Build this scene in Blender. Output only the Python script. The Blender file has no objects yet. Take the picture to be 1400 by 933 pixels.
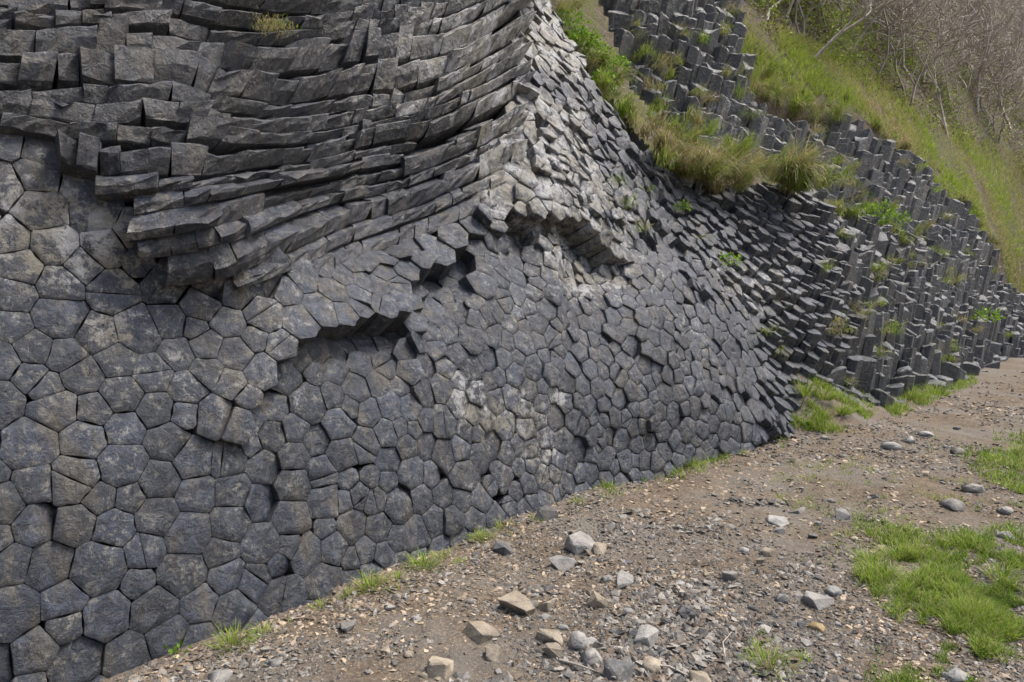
import bpy, bmesh, math, random
import numpy as np
from mathutils import Vector, noise as mnoise
R = math.radians
random.seed(7); rng = np.random.default_rng(7)

# ------------------------------------------------------------------ camera, sky, sun, exposure
scene = bpy.context.scene
COL = scene.collection
FPX, CX, CY, HORIZON = 933.0, 700.0, 466.5, 390.0
PITCH = math.atan((CY - HORIZON) / FPX)
CAM = np.array([0.0, 0.0, 1.6])
cam_data = bpy.data.cameras.new('camera'); cam_data.sensor_width = 36; cam_data.lens = 36 * FPX / 1400
cam_data.clip_end = 2000; cam_data.clip_start = 0.02
cam = bpy.data.objects.new('camera', cam_data); COL.objects.link(cam)
cam.location = CAM; cam.rotation_euler = (math.pi / 2 - PITCH, 0, 0)
scene.camera = cam
world = bpy.data.worlds.new('World'); scene.world = world; world.use_nodes = True
wn = world.node_tree.nodes; wl = world.node_tree.links
SUN_DIR = np.array([0.46, 0.08, 0.88]); SUN_DIR /= np.linalg.norm(SUN_DIR)      # towards the sun
sky = wn.new('ShaderNodeTexSky'); sky.sky_type = 'NISHITA'; sky.sun_disc = False
sky.sun_elevation = math.asin(SUN_DIR[2]); sky.sun_rotation = math.atan2(SUN_DIR[0], SUN_DIR[1])
sky.air_density = 1.0; sky.dust_density = 6.0; sky.ozone_density = 1.0
hsv = wn.new('ShaderNodeHueSaturation'); hsv.inputs['Saturation'].default_value = 0.9   # overcast: grey cloud light
wl.new(sky.outputs[0], hsv.inputs['Color']); wl.new(hsv.outputs[0], wn['Background'].inputs['Color'])
wn['Background'].inputs['Strength'].default_value = 0.12
sun_data = bpy.data.lights.new('sun', 'SUN'); sun_data.energy = 1.5; sun_data.angle = R(13); sun_data.color = (1.0, 0.96, 0.9)
sun = bpy.data.objects.new('sun', sun_data); COL.objects.link(sun)
sun.rotation_euler = Vector(SUN_DIR).to_track_quat('Z', 'Y').to_euler(); sun.location = (8, -2, 14)
scene.view_settings.view_transform = 'Standard'; scene.view_settings.look = 'None'
scene.view_settings.gamma = 1.0; scene.view_settings.use_curve_mapping = False
scene.view_settings.exposure = 1.15
scene.render.engine = 'CYCLES'

# ------------------------------------------------------------------ small maths
FWD = np.array([0, math.cos(PITCH), -math.sin(PITCH)]); UP = np.array([0, math.sin(PITCH), math.cos(PITCH)]); RGT = np.array([1.0, 0, 0])
def ray(px, py):
    px = np.asarray(px, float); py = np.asarray(py, float)
    return FWD + ((px - CX) / FPX)[..., None] * RGT + (-(py - CY) / FPX)[..., None] * UP
def at(px, py, Z): return CAM + np.asarray(Z, float)[..., None] * ray(px, py)
def on_ground(px, py):
    r = ray(px, py); return CAM + r * (CAM[2] / -r[..., 2])[..., None]
def ground_Z(px, py):
    r = ray(px, py); return float(CAM[2] / -r[2])
def pixel_of(P):
    d = np.asarray(P) - CAM; z = d @ FWD
    return CX + FPX * (d @ RGT) / z, CY - FPX * (d @ UP) / z, z
def unit(v): v = np.asarray(v, float); return v / np.linalg.norm(v, axis=-1, keepdims=True)
def azel(az, el):   # azimuth from -Y towards +X
    az, el = np.radians(az), np.radians(el)
    return np.stack([np.sin(az) * np.cos(el), -np.cos(az) * np.cos(el), np.sin(el)], -1)
class TPS:
    def __init__(s, pts, vals, lam=1e-4):
        s.p = np.asarray(pts, float) / 1000.0; v = np.asarray(vals, float)
        if v.ndim == 1: v = v[:, None]
        n = len(s.p); K = s.k(s.p, s.p) + lam * np.eye(n); Q = np.c_[np.ones(n), s.p]
        A = np.block([[K, Q], [Q.T, np.zeros((3, 3))]]); s.w = np.linalg.solve(A, np.r_[v, np.zeros((3, v.shape[1]))])
    @staticmethod
    def k(a, b):
        r2 = ((a[:, None] - b[None]) ** 2).sum(-1); return 0.5 * r2 * np.log(r2 + 1e-12)
    def __call__(s, px, py):
        q = np.c_[np.ravel(px), np.ravel(py)] / 1000.0
        return np.c_[s.k(q, s.p), np.ones(len(q)), q] @ s.w
def vnoise(P, scale, seed=0):        # smooth noise in about -1..1 for arrays of points
    P = np.asarray(P, float) * scale; g = np.random.default_rng(100 + seed); out = np.zeros(P.shape[:-1])
    for _ in range(7):
        k = g.normal(size=P.shape[-1]) * 1.3; k2 = g.normal(size=P.shape[-1]) * 2.6
        out += np.sin(P @ k + g.uniform(0, 6.28)) + 0.5 * np.sin(P @ k2 + g.uniform(0, 6.28))
    return out / 4.2
def in_poly(px, py, poly):
    px = np.ravel(px); py = np.ravel(py); r = np.zeros(len(px), bool); n = len(poly)
    for i in range(n):
        (x0, y0), (x1, y1) = poly[i], poly[(i + 1) % n]
        c = ((y0 > py) != (y1 > py)) & (px < (x1 - x0) * (py - y0) / (y1 - y0 + 1e-9) + x0); r ^= c
    return r
def line_dist(px, py, pl):           # distance in pixels to an open polyline
    q = np.c_[np.ravel(px), np.ravel(py)].astype(float); best = np.full(len(q), 1e9)
    for a, b in zip(pl[:-1], pl[1:]):
        a = np.array(a, float); b = np.array(b, float); t = np.clip(((q - a) @ (b - a)) / ((b - a) @ (b - a)), 0, 1)
        best = np.minimum(best, np.linalg.norm(q - (a + t[:, None] * (b - a)), axis=1))
    return best

# ------------------------------------------------------------------ object helpers
def tag(o, label=None, cat=None, group=None, kind=None):
    for k, v in (('label', label), ('category', cat), ('group', group), ('kind', kind)):
        if v: o[k] = v
    return o
def link(name, me, mat, parent=None):
    o = bpy.data.objects.new(name, me); COL.objects.link(o)
    if mat is not None and me is not None and not me.materials: me.materials.append(mat)
    if parent is not None: o.parent = parent
    return o
def empty(name, loc=(0, 0, 0)):
    o = bpy.data.objects.new(name, None); COL.objects.link(o); o.location = loc; o.empty_display_size = 0.1; return o
def mesh_np(name, V, F, attrs=None, smooth=None):
    """V (n,3); F list of arrays (m,k) of faces; attrs {name: per vertex float}; smooth bool array per face or bool"""
    me = bpy.data.meshes.new(name); V = np.asarray(V, np.float32)
    Fs = [np.asarray(f, np.int32) for f in F if len(f)]
    tot = np.concatenate([np.full(len(f), f.shape[1], np.int32) for f in Fs]); loops = np.concatenate([f.ravel() for f in Fs])
    me.vertices.add(len(V)); me.vertices.foreach_set('co', V.ravel())
    me.loops.add(len(loops)); me.loops.foreach_set('vertex_index', loops)
    me.polygons.add(len(tot)); st = np.r_[0, np.cumsum(tot)[:-1]].astype(np.int32)
    me.polygons.foreach_set('loop_start', st)
    try: me.polygons.foreach_set('loop_total', tot)
    except Exception: pass
    if smooth is not None:
        sm = np.full(len(tot), bool(smooth)) if np.isscalar(smooth) else np.asarray(smooth, bool)
        me.polygons.foreach_set('use_smooth', sm)
    for k, v in (attrs or {}).items():
        a = me.attributes.new(k, 'FLOAT', 'POINT'); a.data.foreach_set('value', np.asarray(v, np.float32))
    me.update(calc_edges=True); me.validate(); return me

# ------------------------------------------------------------------ materials
class NT:
    def __init__(s, name, rough=0.8, spec=0.3):
        s.m = bpy.data.materials.new(name); s.m.use_nodes = True; s.n = s.m.node_tree.nodes; s.l = s.m.node_tree.links
        s.b = s.n['Principled BSDF']; s.b.inputs['Roughness'].default_value = rough; s.b.inputs['Specular IOR Level'].default_value = spec
        s.geo = s.n.new('ShaderNodeNewGeometry'); s.pos = s.geo.outputs['Position']
    def attr(s, name): a = s.n.new('ShaderNodeAttribute'); a.attribute_name = name; return a.outputs['Fac']
    def mapping(s, scale, src=None):
        m = s.n.new('ShaderNodeMapping'); m.inputs['Scale'].default_value = scale; s.l.new(src or s.pos, m.inputs[0]); return m.outputs[0]
    def noise(s, scale, detail=6, rough=0.6, vec=None, dist=0.0):
        t = s.n.new('ShaderNodeTexNoise'); t.inputs['Scale'].default_value = scale; t.inputs['Detail'].default_value = detail
        t.inputs['Roughness'].default_value = rough; t.inputs['Distortion'].default_value = dist; s.l.new(vec or s.pos, t.inputs['Vector']); return t.outputs['Fac']
    def ramp(s, fac, a, b, va=0.0, vb=1.0):
        m = s.n.new('ShaderNodeMapRange'); m.inputs[1].default_value = a; m.inputs[2].default_value = b
        m.inputs[3].default_value = va; m.inputs[4].default_value = vb; s.l.new(fac, m.inputs[0]); return m.outputs[0]
    def math(s, op, a, b=None):
        m = s.n.new('ShaderNodeMath'); m.operation = op
        for i, v in enumerate((a, b)):
            if v is None: continue
            if isinstance(v, (int, float)): m.inputs[i].default_value = v
            else: s.l.new(v, m.inputs[i])
        return m.outputs[0]
    def mix(s, fac, a, b, mode='MIX'):
        m = s.n.new('ShaderNodeMix'); m.data_type = 'RGBA'; m.blend_type = mode
        for i, v in ((0, fac), (6, a), (7, b)):
            if isinstance(v, (int, float)): m.inputs[i].default_value = v
            elif isinstance(v, tuple): m.inputs[i].default_value = (*v, 1)
            else: s.l.new(v, m.inputs[i])
        return m.outputs[2]
    def gray(s, f):
        m = s.n.new('ShaderNodeCombineColor')
        for i in range(3): s.l.new(f, m.inputs[i])
        return m.outputs[0]
    def color(s, c): s.l.new(c, s.b.inputs['Base Color'])
    def bump(s, h, strength=0.5, dist=0.01):
        prev = getattr(s, '_bump', None); b = s.n.new('ShaderNodeBump'); b.inputs['Strength'].default_value = strength
        b.inputs['Distance'].default_value = dist; s.l.new(h, b.inputs['Height'])
        if prev is not None: s.l.new(prev, b.inputs['Normal'])
        s._bump = b.outputs[0]; s.l.new(s._bump, s.b.inputs['Normal'])

def basalt_material(name, warm=0.0):
    t = NT(name, 0.55, 0.7)
    n1 = t.noise(4.0, 6, 0.65); n2 = t.noise(16, 8, 0.75, dist=0.5); n3 = t.noise(50, 6, 0.75, dist=0.3); n4 = t.noise(26, 7, 0.8, dist=0.5)
    w = warm
    c = t.mix(t.ramp(n1, 0.40, 0.62), (0.013 + w, 0.019 + w, 0.034 + w * .8), (0.030 + w, 0.041 + w, 0.066 + w * .8))
    c = t.mix(t.ramp(n2, 0.48, 0.60, 0, 0.8), c, (0.064 + w, 0.078 + w, 0.106 + w * .8))
    streak = t.noise(1.0, 5, 0.65, t.mapping((9, 9, 1.6)))
    c = t.mix(t.math('MULTIPLY', t.ramp(streak, 0.52, 0.64), 0.55), c, (0.125, 0.105, 0.072))
    side = t.attr('side')
    c = t.mix(t.math('MULTIPLY', side, t.ramp(n1, 0.40, 0.60, 0.15, 0.7)), c, (0.055 + w, 0.047 + w * 0.9, 0.036 + w * 0.7))
    tint = t.attr('tint'); c = t.mix(1.0, c, t.gray(t.ramp(tint, 0, 1, 0.66, 1.34)), 'MULTIPLY')
    lich_sheen = t.attr('lichen')  # lichen cover; on the cliff shoulder also painted sky sheen
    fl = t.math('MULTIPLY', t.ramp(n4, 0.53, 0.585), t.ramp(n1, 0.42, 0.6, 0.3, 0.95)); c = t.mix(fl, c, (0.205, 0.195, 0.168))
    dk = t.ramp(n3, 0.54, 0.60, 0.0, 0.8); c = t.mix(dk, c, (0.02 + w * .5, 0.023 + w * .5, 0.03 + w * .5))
    pat = t.math('ADD', t.noise(14, 9, 0.8, dist=0.3), t.ramp(lich_sheen, 0, 1, -0.13, 0.10))
    pm = t.math('MULTIPLY', t.ramp(pat, 0.54, 0.60), t.ramp(lich_sheen, 0.0, 0.7, 0.35, 0.9))
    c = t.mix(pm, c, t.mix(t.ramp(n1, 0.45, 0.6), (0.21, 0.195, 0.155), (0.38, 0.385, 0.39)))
    t.color(c)
    t.l.new(t.ramp(n2, 0.38, 0.62, 0.27, 0.55), t.b.inputs['Roughness'])
    t.bump(n1, 0.4, 0.06); t.bump(n2, 0.9, 0.035); t.bump(n3, 0.8, 0.01)
    return t.m
M = {}
M['basalt'] = basalt_material('basalt')
M['basalt_far'] = basalt_material('basalt_weathered', 0.035)
def mk_ground():
    t = NT('stony_soil', 0.95, 0.15)
    n1 = t.noise(1.3, 6, 0.6); n2 = t.noise(9, 8, 0.7); n3 = t.noise(60, 6, 0.75); n4 = t.noise(170, 4, 0.7)
    c = t.mix(t.ramp(n2, 0.35, 0.68), (0.078, 0.056, 0.04), (0.18, 0.14, 0.1))
    c = t.mix(t.math('MULTIPLY', t.ramp(n1, 0.42, 0.62), 0.75), c, (0.16, 0.152, 0.14))
    c = t.mix(t.ramp(n3, 0.5, 0.66), c, (0.25, 0.22, 0.175)); c = t.mix(t.ramp(n4, 0.52, 0.7), c, (0.05, 0.042, 0.034))
    t.color(c); t.bump(n2, 0.6, 0.04); t.bump(n3, 0.8, 0.012); t.bump(n4, 0.6, 0.004); return t.m
M['ground'] = mk_ground()
def mk_hill():
    t = NT('leafy_hillside_soil', 0.95, 0.1)
    n1 = t.noise(1.5, 6, 0.65); n2 = t.noise(14, 8, 0.75, dist=1.0); n3 = t.noise(3.0, 4, 0.6)
    c = t.mix(t.ramp(n2, 0.35, 0.65), (0.06, 0.05, 0.04), (0.19, 0.155, 0.12))
    c = t.mix(t.math('MULTIPLY', t.ramp(n1, 0.45, 0.6), 0.6), c, (0.11, 0.13, 0.04))
    t.color(c); t.bump(n2, 0.8, 0.06); t.bump(n3, 0.5, 0.15); return t.m
M['hill'] = mk_hill()
def mk_tinted(name, lo, hi, rough=0.85, bump=None, spec=0.25, alt=None):
    t = NT(name, rough, spec); tint = t.attr('tint'); c = t.mix(tint, lo, hi)
    if alt: c = t.mix(t.attr('hue'), c, alt)
    n = t.noise(30, 5, 0.7); c = t.mix(1.0, c, t.gray(t.ramp(n, 0.3, 0.7, 0.65, 1.3)), 'MULTIPLY'); t.color(c)
    if bump: t.bump(t.noise(bump, 5, 0.7), 0.6, 0.008)
    return t.m
M['chips'] = mk_tinted('gravel_stone', (0.075, 0.073, 0.07), (0.31, 0.29, 0.26), 0.8, 120, alt=(0.15, 0.115, 0.085))
M['litter'] = mk_tinted('dry_leaf', (0.13, 0.1, 0.07), (0.42, 0.34, 0.25), 0.8)
def mk_leaf(name, lo, hi, dry, trans=0.35):
    t = NT(name, 0.6, 0.25); c = t.mix(t.attr('tint'), lo, hi); c = t.mix(t.attr('hue'), c, t.mix(t.attr('tint'), tuple(v * .55 for v in dry), tuple(v * 1.3 for v in dry)))
    t.color(c); tr = t.n.new('ShaderNodeBsdfTranslucent'); t.l.new(c, tr.inputs[0]); mx = t.n.new('ShaderNodeMixShader')
    mx.inputs[0].default_value = trans; t.l.new(t.b.outputs[0], mx.inputs[1]); t.l.new(tr.outputs[0], mx.inputs[2])
    t.l.new(mx.outputs[0], t.n['Material Output'].inputs['Surface']); return t.m
M['grass'] = mk_leaf('grass_blade', (0.09, 0.17, 0.016), (0.31, 0.41, 0.055), (0.36, 0.28, 0.17))
M['leaf'] = mk_leaf('green_leaf', (0.09, 0.19, 0.015), (0.24, 0.38, 0.04), (0.3, 0.28, 0.08))
def mk_bark():
    t = NT('bare_bark', 0.9, 0.2); n = t.noise(8, 5, 0.7); c = t.mix(t.ramp(n, 0.3, 0.7), (0.2, 0.175, 0.15), (0.5, 0.455, 0.4)); t.color(c); return t.m
M['bark'] = mk_bark()
def mk_rock(name, lo, hi, moss=0.3):
    t = NT(name, 0.75, 0.3); oi = t.n.new('ShaderNodeObjectInfo')
    n1 = t.noise(9, 7, 0.68); n2 = t.noise(55, 5, 0.7)
    c = t.mix(t.ramp(n1, 0.36, 0.66), lo, hi); c = t.mix(t.ramp(n2, 0.55, 0.7, 0, 0.6), c, (0.33, 0.31, 0.26))
    c = t.mix(t.math('MULTIPLY', t.ramp(t.noise(6, 4, 0.6), 0.52, 0.68), moss), c, (0.17, 0.125, 0.075))
    c = t.mix(1.0, c, t.gray(t.ramp(oi.outputs['Random'], 0, 1, 0.8, 1.2)), 'MULTIPLY')
    t.color(c); t.bump(n1, 0.5, 0.03); t.bump(n2, 0.6, 0.008); return t.m
M['rock_dark'] = mk_rock('dark_basalt_stone', (0.06, 0.063, 0.07), (0.14, 0.135, 0.13))
M['rock_grey'] = mk_rock('grey_stone', (0.12, 0.12, 0.12), (0.27, 0.255, 0.235))
M['rock_tan'] = mk_rock('tan_crusted_stone', (0.14, 0.12, 0.095), (0.32, 0.275, 0.21), 0.5)
M['rock_pale'] = mk_rock('pale_stone', (0.17, 0.17, 0.165), (0.33, 0.32, 0.3), 0.2)
M['rock_ochre'] = mk_rock('ochre_stone', (0.16, 0.115, 0.05), (0.28, 0.21, 0.11), 0.5)

# ------------------------------------------------------------------ the ground
def ground_h(x, y):
    P = np.stack([np.asarray(x, float), np.asarray(y, float)], -1)
    h = 0.03 * vnoise(P, 0.9, 3) + 0.014 * vnoise(P, 3.1, 4) + 0.012 * vnoise(P, 7.5, 5) - 0.01
    a, b = np.array([3.15, 8.25]), np.array([7.0, 12.6]); t = np.clip(((P - a) @ (b - a)) / ((b - a) @ (b - a)), 0, 1); q = P - (a + t[..., None] * (b - a))
    return h + (0.68 * (1 - t) ** 1.5 + 0.10) * np.exp(-(q ** 2).sum(-1) / 0.62)      # earth bank heaped against the rock
def ground_point(px, py):
    r = ray(px, py); h = np.zeros(np.shape(px))
    for _ in range(14):
        p = CAM + r * ((CAM[2] - h) / -r[..., 2])[..., None]; h = 0.5 * h + 0.5 * ground_h(p[..., 0], p[..., 1])
    p[..., 2] = ground_h(p[..., 0], p[..., 1]); return p
def build_ground():
    def axis(lo, hi, c0, c1, fine, coarse):
        a = [c0]; 
        while a[-1] < c1: a.append(a[-1] + fine)
        s = fine; up = [a[-1]]
        while up[-1] < hi: s = min(s * 1.25, coarse); up.append(up[-1] + s)
        s = fine; dn = [a[0]]
        while dn[-1] > lo: s = min(s * 1.25, coarse); dn.append(dn[-1] - s)
        return np.array(dn[:0:-1] + a + up[1:])
    xs = axis(-400, 400, -3, 7, 0.05, 40); ys = axis(-300, 500, 1.5, 10, 0.05, 40)
    X, Y = np.meshgrid(xs, ys); V = np.stack([X, Y, ground_h(X, Y)], -1).reshape(-1, 3)
    nx, ny = len(xs), len(ys); i = (np.arange(ny - 1)[:, None] * nx + np.arange(nx - 1)[None]).ravel()
    o = link('ground', mesh_np('ground', V, [np.c_[i, i + 1, i + nx + 1, i + nx]], smooth=True), M['ground'])
    tag(o, 'brown stony earth path running along the foot of the basalt cliff', 'path', kind='structure')
build_ground()

# ------------------------------------------------------------------ basalt columns
def clip_poly(poly, n, d):           # keep points with p.n <= d
    out = []; L = len(poly)
    for i in range(L):
        a = poly[i]; b = poly[(i + 1) % L]; da = a[0] * n[0] + a[1] * n[1] - d; db = b[0] * n[0] + b[1] * n[1] - d
        if da <= 0: out.append(a)
        if (da < 0 < db) or (db < 0 < da):
            t = da / (da - db); out.append((a[0] + t * (b[0] - a[0]), a[1] + t * (b[1] - a[1])))
    return out
def inset(poly, g):
    out = poly; L = len(poly)
    for i in range(L):
        a = poly[i]; b = poly[(i + 1) % L]; ex, ey = b[0] - a[0], b[1] - a[1]; l = math.hypot(ex, ey)
        if l < 1e-6: continue
        n = (ey / l, -ex / l); out = clip_poly(out, n, a[0] * n[0] + a[1] * n[1] - g)
        if len(out) < 3: return []
    return out
def frame_of(a):
    h = np.array([0, 0, 1.0]) if abs(a[2]) < 0.9 else np.array([1.0, 0, 0])
    e1 = unit(np.cross(h, a)); return e1, np.cross(a, e1)

class Sheet:
    """A rock surface given by its depth and column-axis controls, sampled into columns."""
    def __init__(s, depth, axes, poly, size):
        s.D = TPS([d[:2] for d in depth], np.log([d[2] for d in depth]), 2e-4)
        s.A = TPS([a[:2] for a in axes], azel(np.array([a[2] for a in axes]), np.array([a[3] for a in axes])), 1e-3)
        s.poly = poly; s.size = size
    def P(s, px, py): return at(np.ravel(px), np.ravel(py), np.exp(s.D(px, py)[:, 0]))
    def N(s, px, py):
        px = np.ravel(px).astype(float); py = np.ravel(py).astype(float); e = 6
        n = unit(np.cross(s.P(px + e, py) - s.P(px - e, py), s.P(px, py - e) - s.P(px, py + e)))
        return n * np.where((n * (CAM - s.P(px, py))).sum(-1) < 0, -1, 1)[:, None]
    flush = None
    def axis(s, px, py):
        a = unit(s.A(px, py))
        if s.flush: k = (s.flush(np.ravel(px), np.ravel(py)) * 0.65)[:, None]; a = unit(a * (1 - k) + s.N(px, py) * k)
        return a
    skip = None
    def seeds(s, ncand):
        xs = [p[0] for p in s.poly]; ys = [p[1] for p in s.poly]
        px = rng.uniform(min(xs), max(xs), ncand); py = rng.uniform(min(ys), max(ys), ncand)
        k = in_poly(px, py, s.poly); px, py = px[k], py[k]
        if s.skip is not None: k = ~in_poly(px, py, s.skip); px, py = px[k], py[k]
        P = s.P(px, py); N = s.N(px, py); A = s.axis(px, py)
        z = np.exp(s.D(px, py)[:, 0]); rv = unit(P - CAM)
        w = z ** 2 * np.clip((N * A).sum(-1), 0.25, 1) / np.clip(np.abs((N * rv).sum(-1)), 0.12, 1); w /= np.quantile(w, 0.97)
        k = rng.uniform(size=len(w)) < w; px, py, P, N, A = px[k], py[k], P[k], N[k], A[k]
        r = s.size(px, py) * rng.choice([0.5, 0.72, 0.88, 1.0, 1.16], size=len(px), p=[0.08, 0.17, 0.27, 0.28, 0.2])
        acc = np.zeros(len(px), int); n = 0; AP = np.zeros((len(px), 3)); AR = np.zeros(len(px)); AA = np.zeros((len(px), 3))
        for i in range(len(px)):
            if n:
                d = AP[:n] - P[i]; d2 = (d * d).sum(-1); mk = d2 < 0.8
                if mk.any():
                    d = d[mk]; a = A[i]; al = d @ a; dd = (d * d).sum(-1) - al * al * 0.85
                    if (dd < ((AR[:n][mk] + r[i]) * 0.5 * 0.86) ** 2).any(): continue
            AP[n] = P[i]; AR[n] = r[i]; acc[n] = i; n += 1
        k = acc[:n]; return px[k], py[k], P[k], N[k], A[k], r[k]
    def cells(s, P, A, r):
        polys = []; 
        for i in range(len(P)):
            d = P - P[i]; near = np.nonzero((d * d).sum(-1) < (3.6 * r[i] + 0.25) ** 2)[0]; e1, e2 = frame_of(A[i])
            x = d[near] @ e1; y = d[near] @ e2; R0 = r[i] * 0.98
            poly = [(R0 * math.cos(t), R0 * math.sin(t)) for t in np.linspace(0, 2 * math.pi, 11)[:-1]]
            o = np.argsort(x * x + y * y)
            for j in o[:28]:
                if near[j] == i: continue
                l = math.hypot(x[j], y[j])
                if l < 1e-4: continue
                wgt = r[i] / (r[i] + r[near[j]])          # larger columns keep more room
                poly = clip_poly(poly, (x[j] / l, y[j] / l), l * (0.5 * 0.4 + wgt * 0.6))
                if len(poly) < 3: break
            polys.append(poly)
        return polys

def column_geometry(P, a, nrm, poly, off, L, gap, rough, lich_sheen, joints, chip):
    """one prism with a worn, uneven end; returns verts, quads, tris, attributes"""
    e1, e2 = frame_of(a)
    poly = inset(poly, gap)
    if len(poly) < 3: return None
    ar = 0.5 * sum(poly[i][0] * poly[(i + 1) % len(poly)][1] - poly[(i + 1) % len(poly)][0] * poly[i][1] for i in range(len(poly)))
    if ar < 0.0012: return None
    b = []                                               # border with cut corners and mid points
    n0 = len(poly)
    for i in range(n0):
        p = np.array(poly[i]); q = np.array(poly[(i + 1) % n0]); l = np.linalg.norm(q - p)
        if l < 0.02: b.append((p + q) / 2); continue
        c = min(0.006, l * 0.12); u = (q - p) / l
        b.append(p + u * c)
        if l > 0.075:
            nn = np.array([-u[1], u[0]]); b.append((p + q) / 2 + nn * random.uniform(-0.001, 0.006) + u * random.uniform(-0.02, 0.02) * min(1, l * 5))
        if l > 0.05: b.append(q - u * c)
    b = np.array(b); n = len(b); cen = b.mean(0)
    # end plane: height above the axis-normal plane so that the end follows nrm
    na = max(0.35, float(nrm @ a)); sx, sy = -float(nrm @ e1) / na, -float(nrm @ e2) / na
    sx += random.gauss(0, rough * 1.3); sy += random.gauss(0, rough * 1.3)
    ph = np.array([random.uniform(0, 50) for _ in range(3)])
    cd = random.uniform(0, 6.28); cdir = np.array([math.cos(cd), math.sin(cd)]); rad = np.abs((b - cen) @ cdir).max()
    cth = rad * random.uniform(0.25, 0.7); camt = random.uniform(0.25, 0.9) if random.random() < chip else 0.0
    def hgt(q):
        h = off + sx * q[:, 0] + sy * q[:, 1]
        w = np.c_[q, np.zeros(len(q))] * 11 + ph
        h = h + rough * 0.10 * (np.sin(w[:, 0] * 1.3 + 2 * np.sin(w[:, 1])) + np.sin(w[:, 1] * 1.7 + w[:, 0]))
        over = np.clip((q - cen) @ cdir - cth, 0, None); return h - over * camt
    rings = []; bev = random.uniform(0.0012, 0.0035) * min(1.0, chip * 3)
    rings.append(np.c_[b, hgt(b) - L]); hb = hgt(b)
    wob = np.array([random.uniform(0.0, 1.0) ** 4 for _ in range(n)]) * 0.05 * chip
    for jh in joints:                                    # cross joints on long exposed shafts
        rings += [np.c_[b, hb - jh - 0.012], np.c_[cen + (b - cen) * 0.955, hb - jh], np.c_[b + np.array([random.uniform(-.004, .004), random.uniform(-.004, .004)]), hb - jh + 0.012]]
    rings.append(np.c_[b, hb - bev * 1.3 - wob])
    q = cen + (b - cen) * (1 - bev / max(rad, 0.03) * 1.2 - wob[:, None] * 2.2); rings.append(np.c_[q, hgt(q)])
    q = cen + (b - cen) * 0.55; rings.append(np.c_[q, hgt(q) + np.array([random.gauss(0, rough * 0.035) for _ in range(n)])])
    ce = cen[None]; verts = np.concatenate(rings + [np.c_[ce, hgt(ce) + random.gauss(0, rough * 0.05)]])
    nr = len(rings); W = P + verts[:, :1] * e1 + verts[:, 1:2] * e2 + verts[:, 2:3] * a
    quads = []; smooth = []; i = np.arange(n); j = (i + 1) % n
    for k in range(nr - 1):
        quads.append(np.c_[k * n + i, k * n + j, (k + 1) * n + j, (k + 1) * n + i]); smooth += [k >= nr - 3] * n
    tris = np.c_[(nr - 1) * n + i, (nr - 1) * n + j, np.full(n, nr * n)]; smooth += [True] * n
    side = np.ones(len(W)); side[(nr - 2) * n:] = 0; side[(nr - 3) * n:(nr - 2) * n] = 0.6
    return W, np.concatenate(quads), tris, side, np.full(len(W), random.random()), np.full(len(W), lich_sheen), np.array(smooth)

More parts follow.
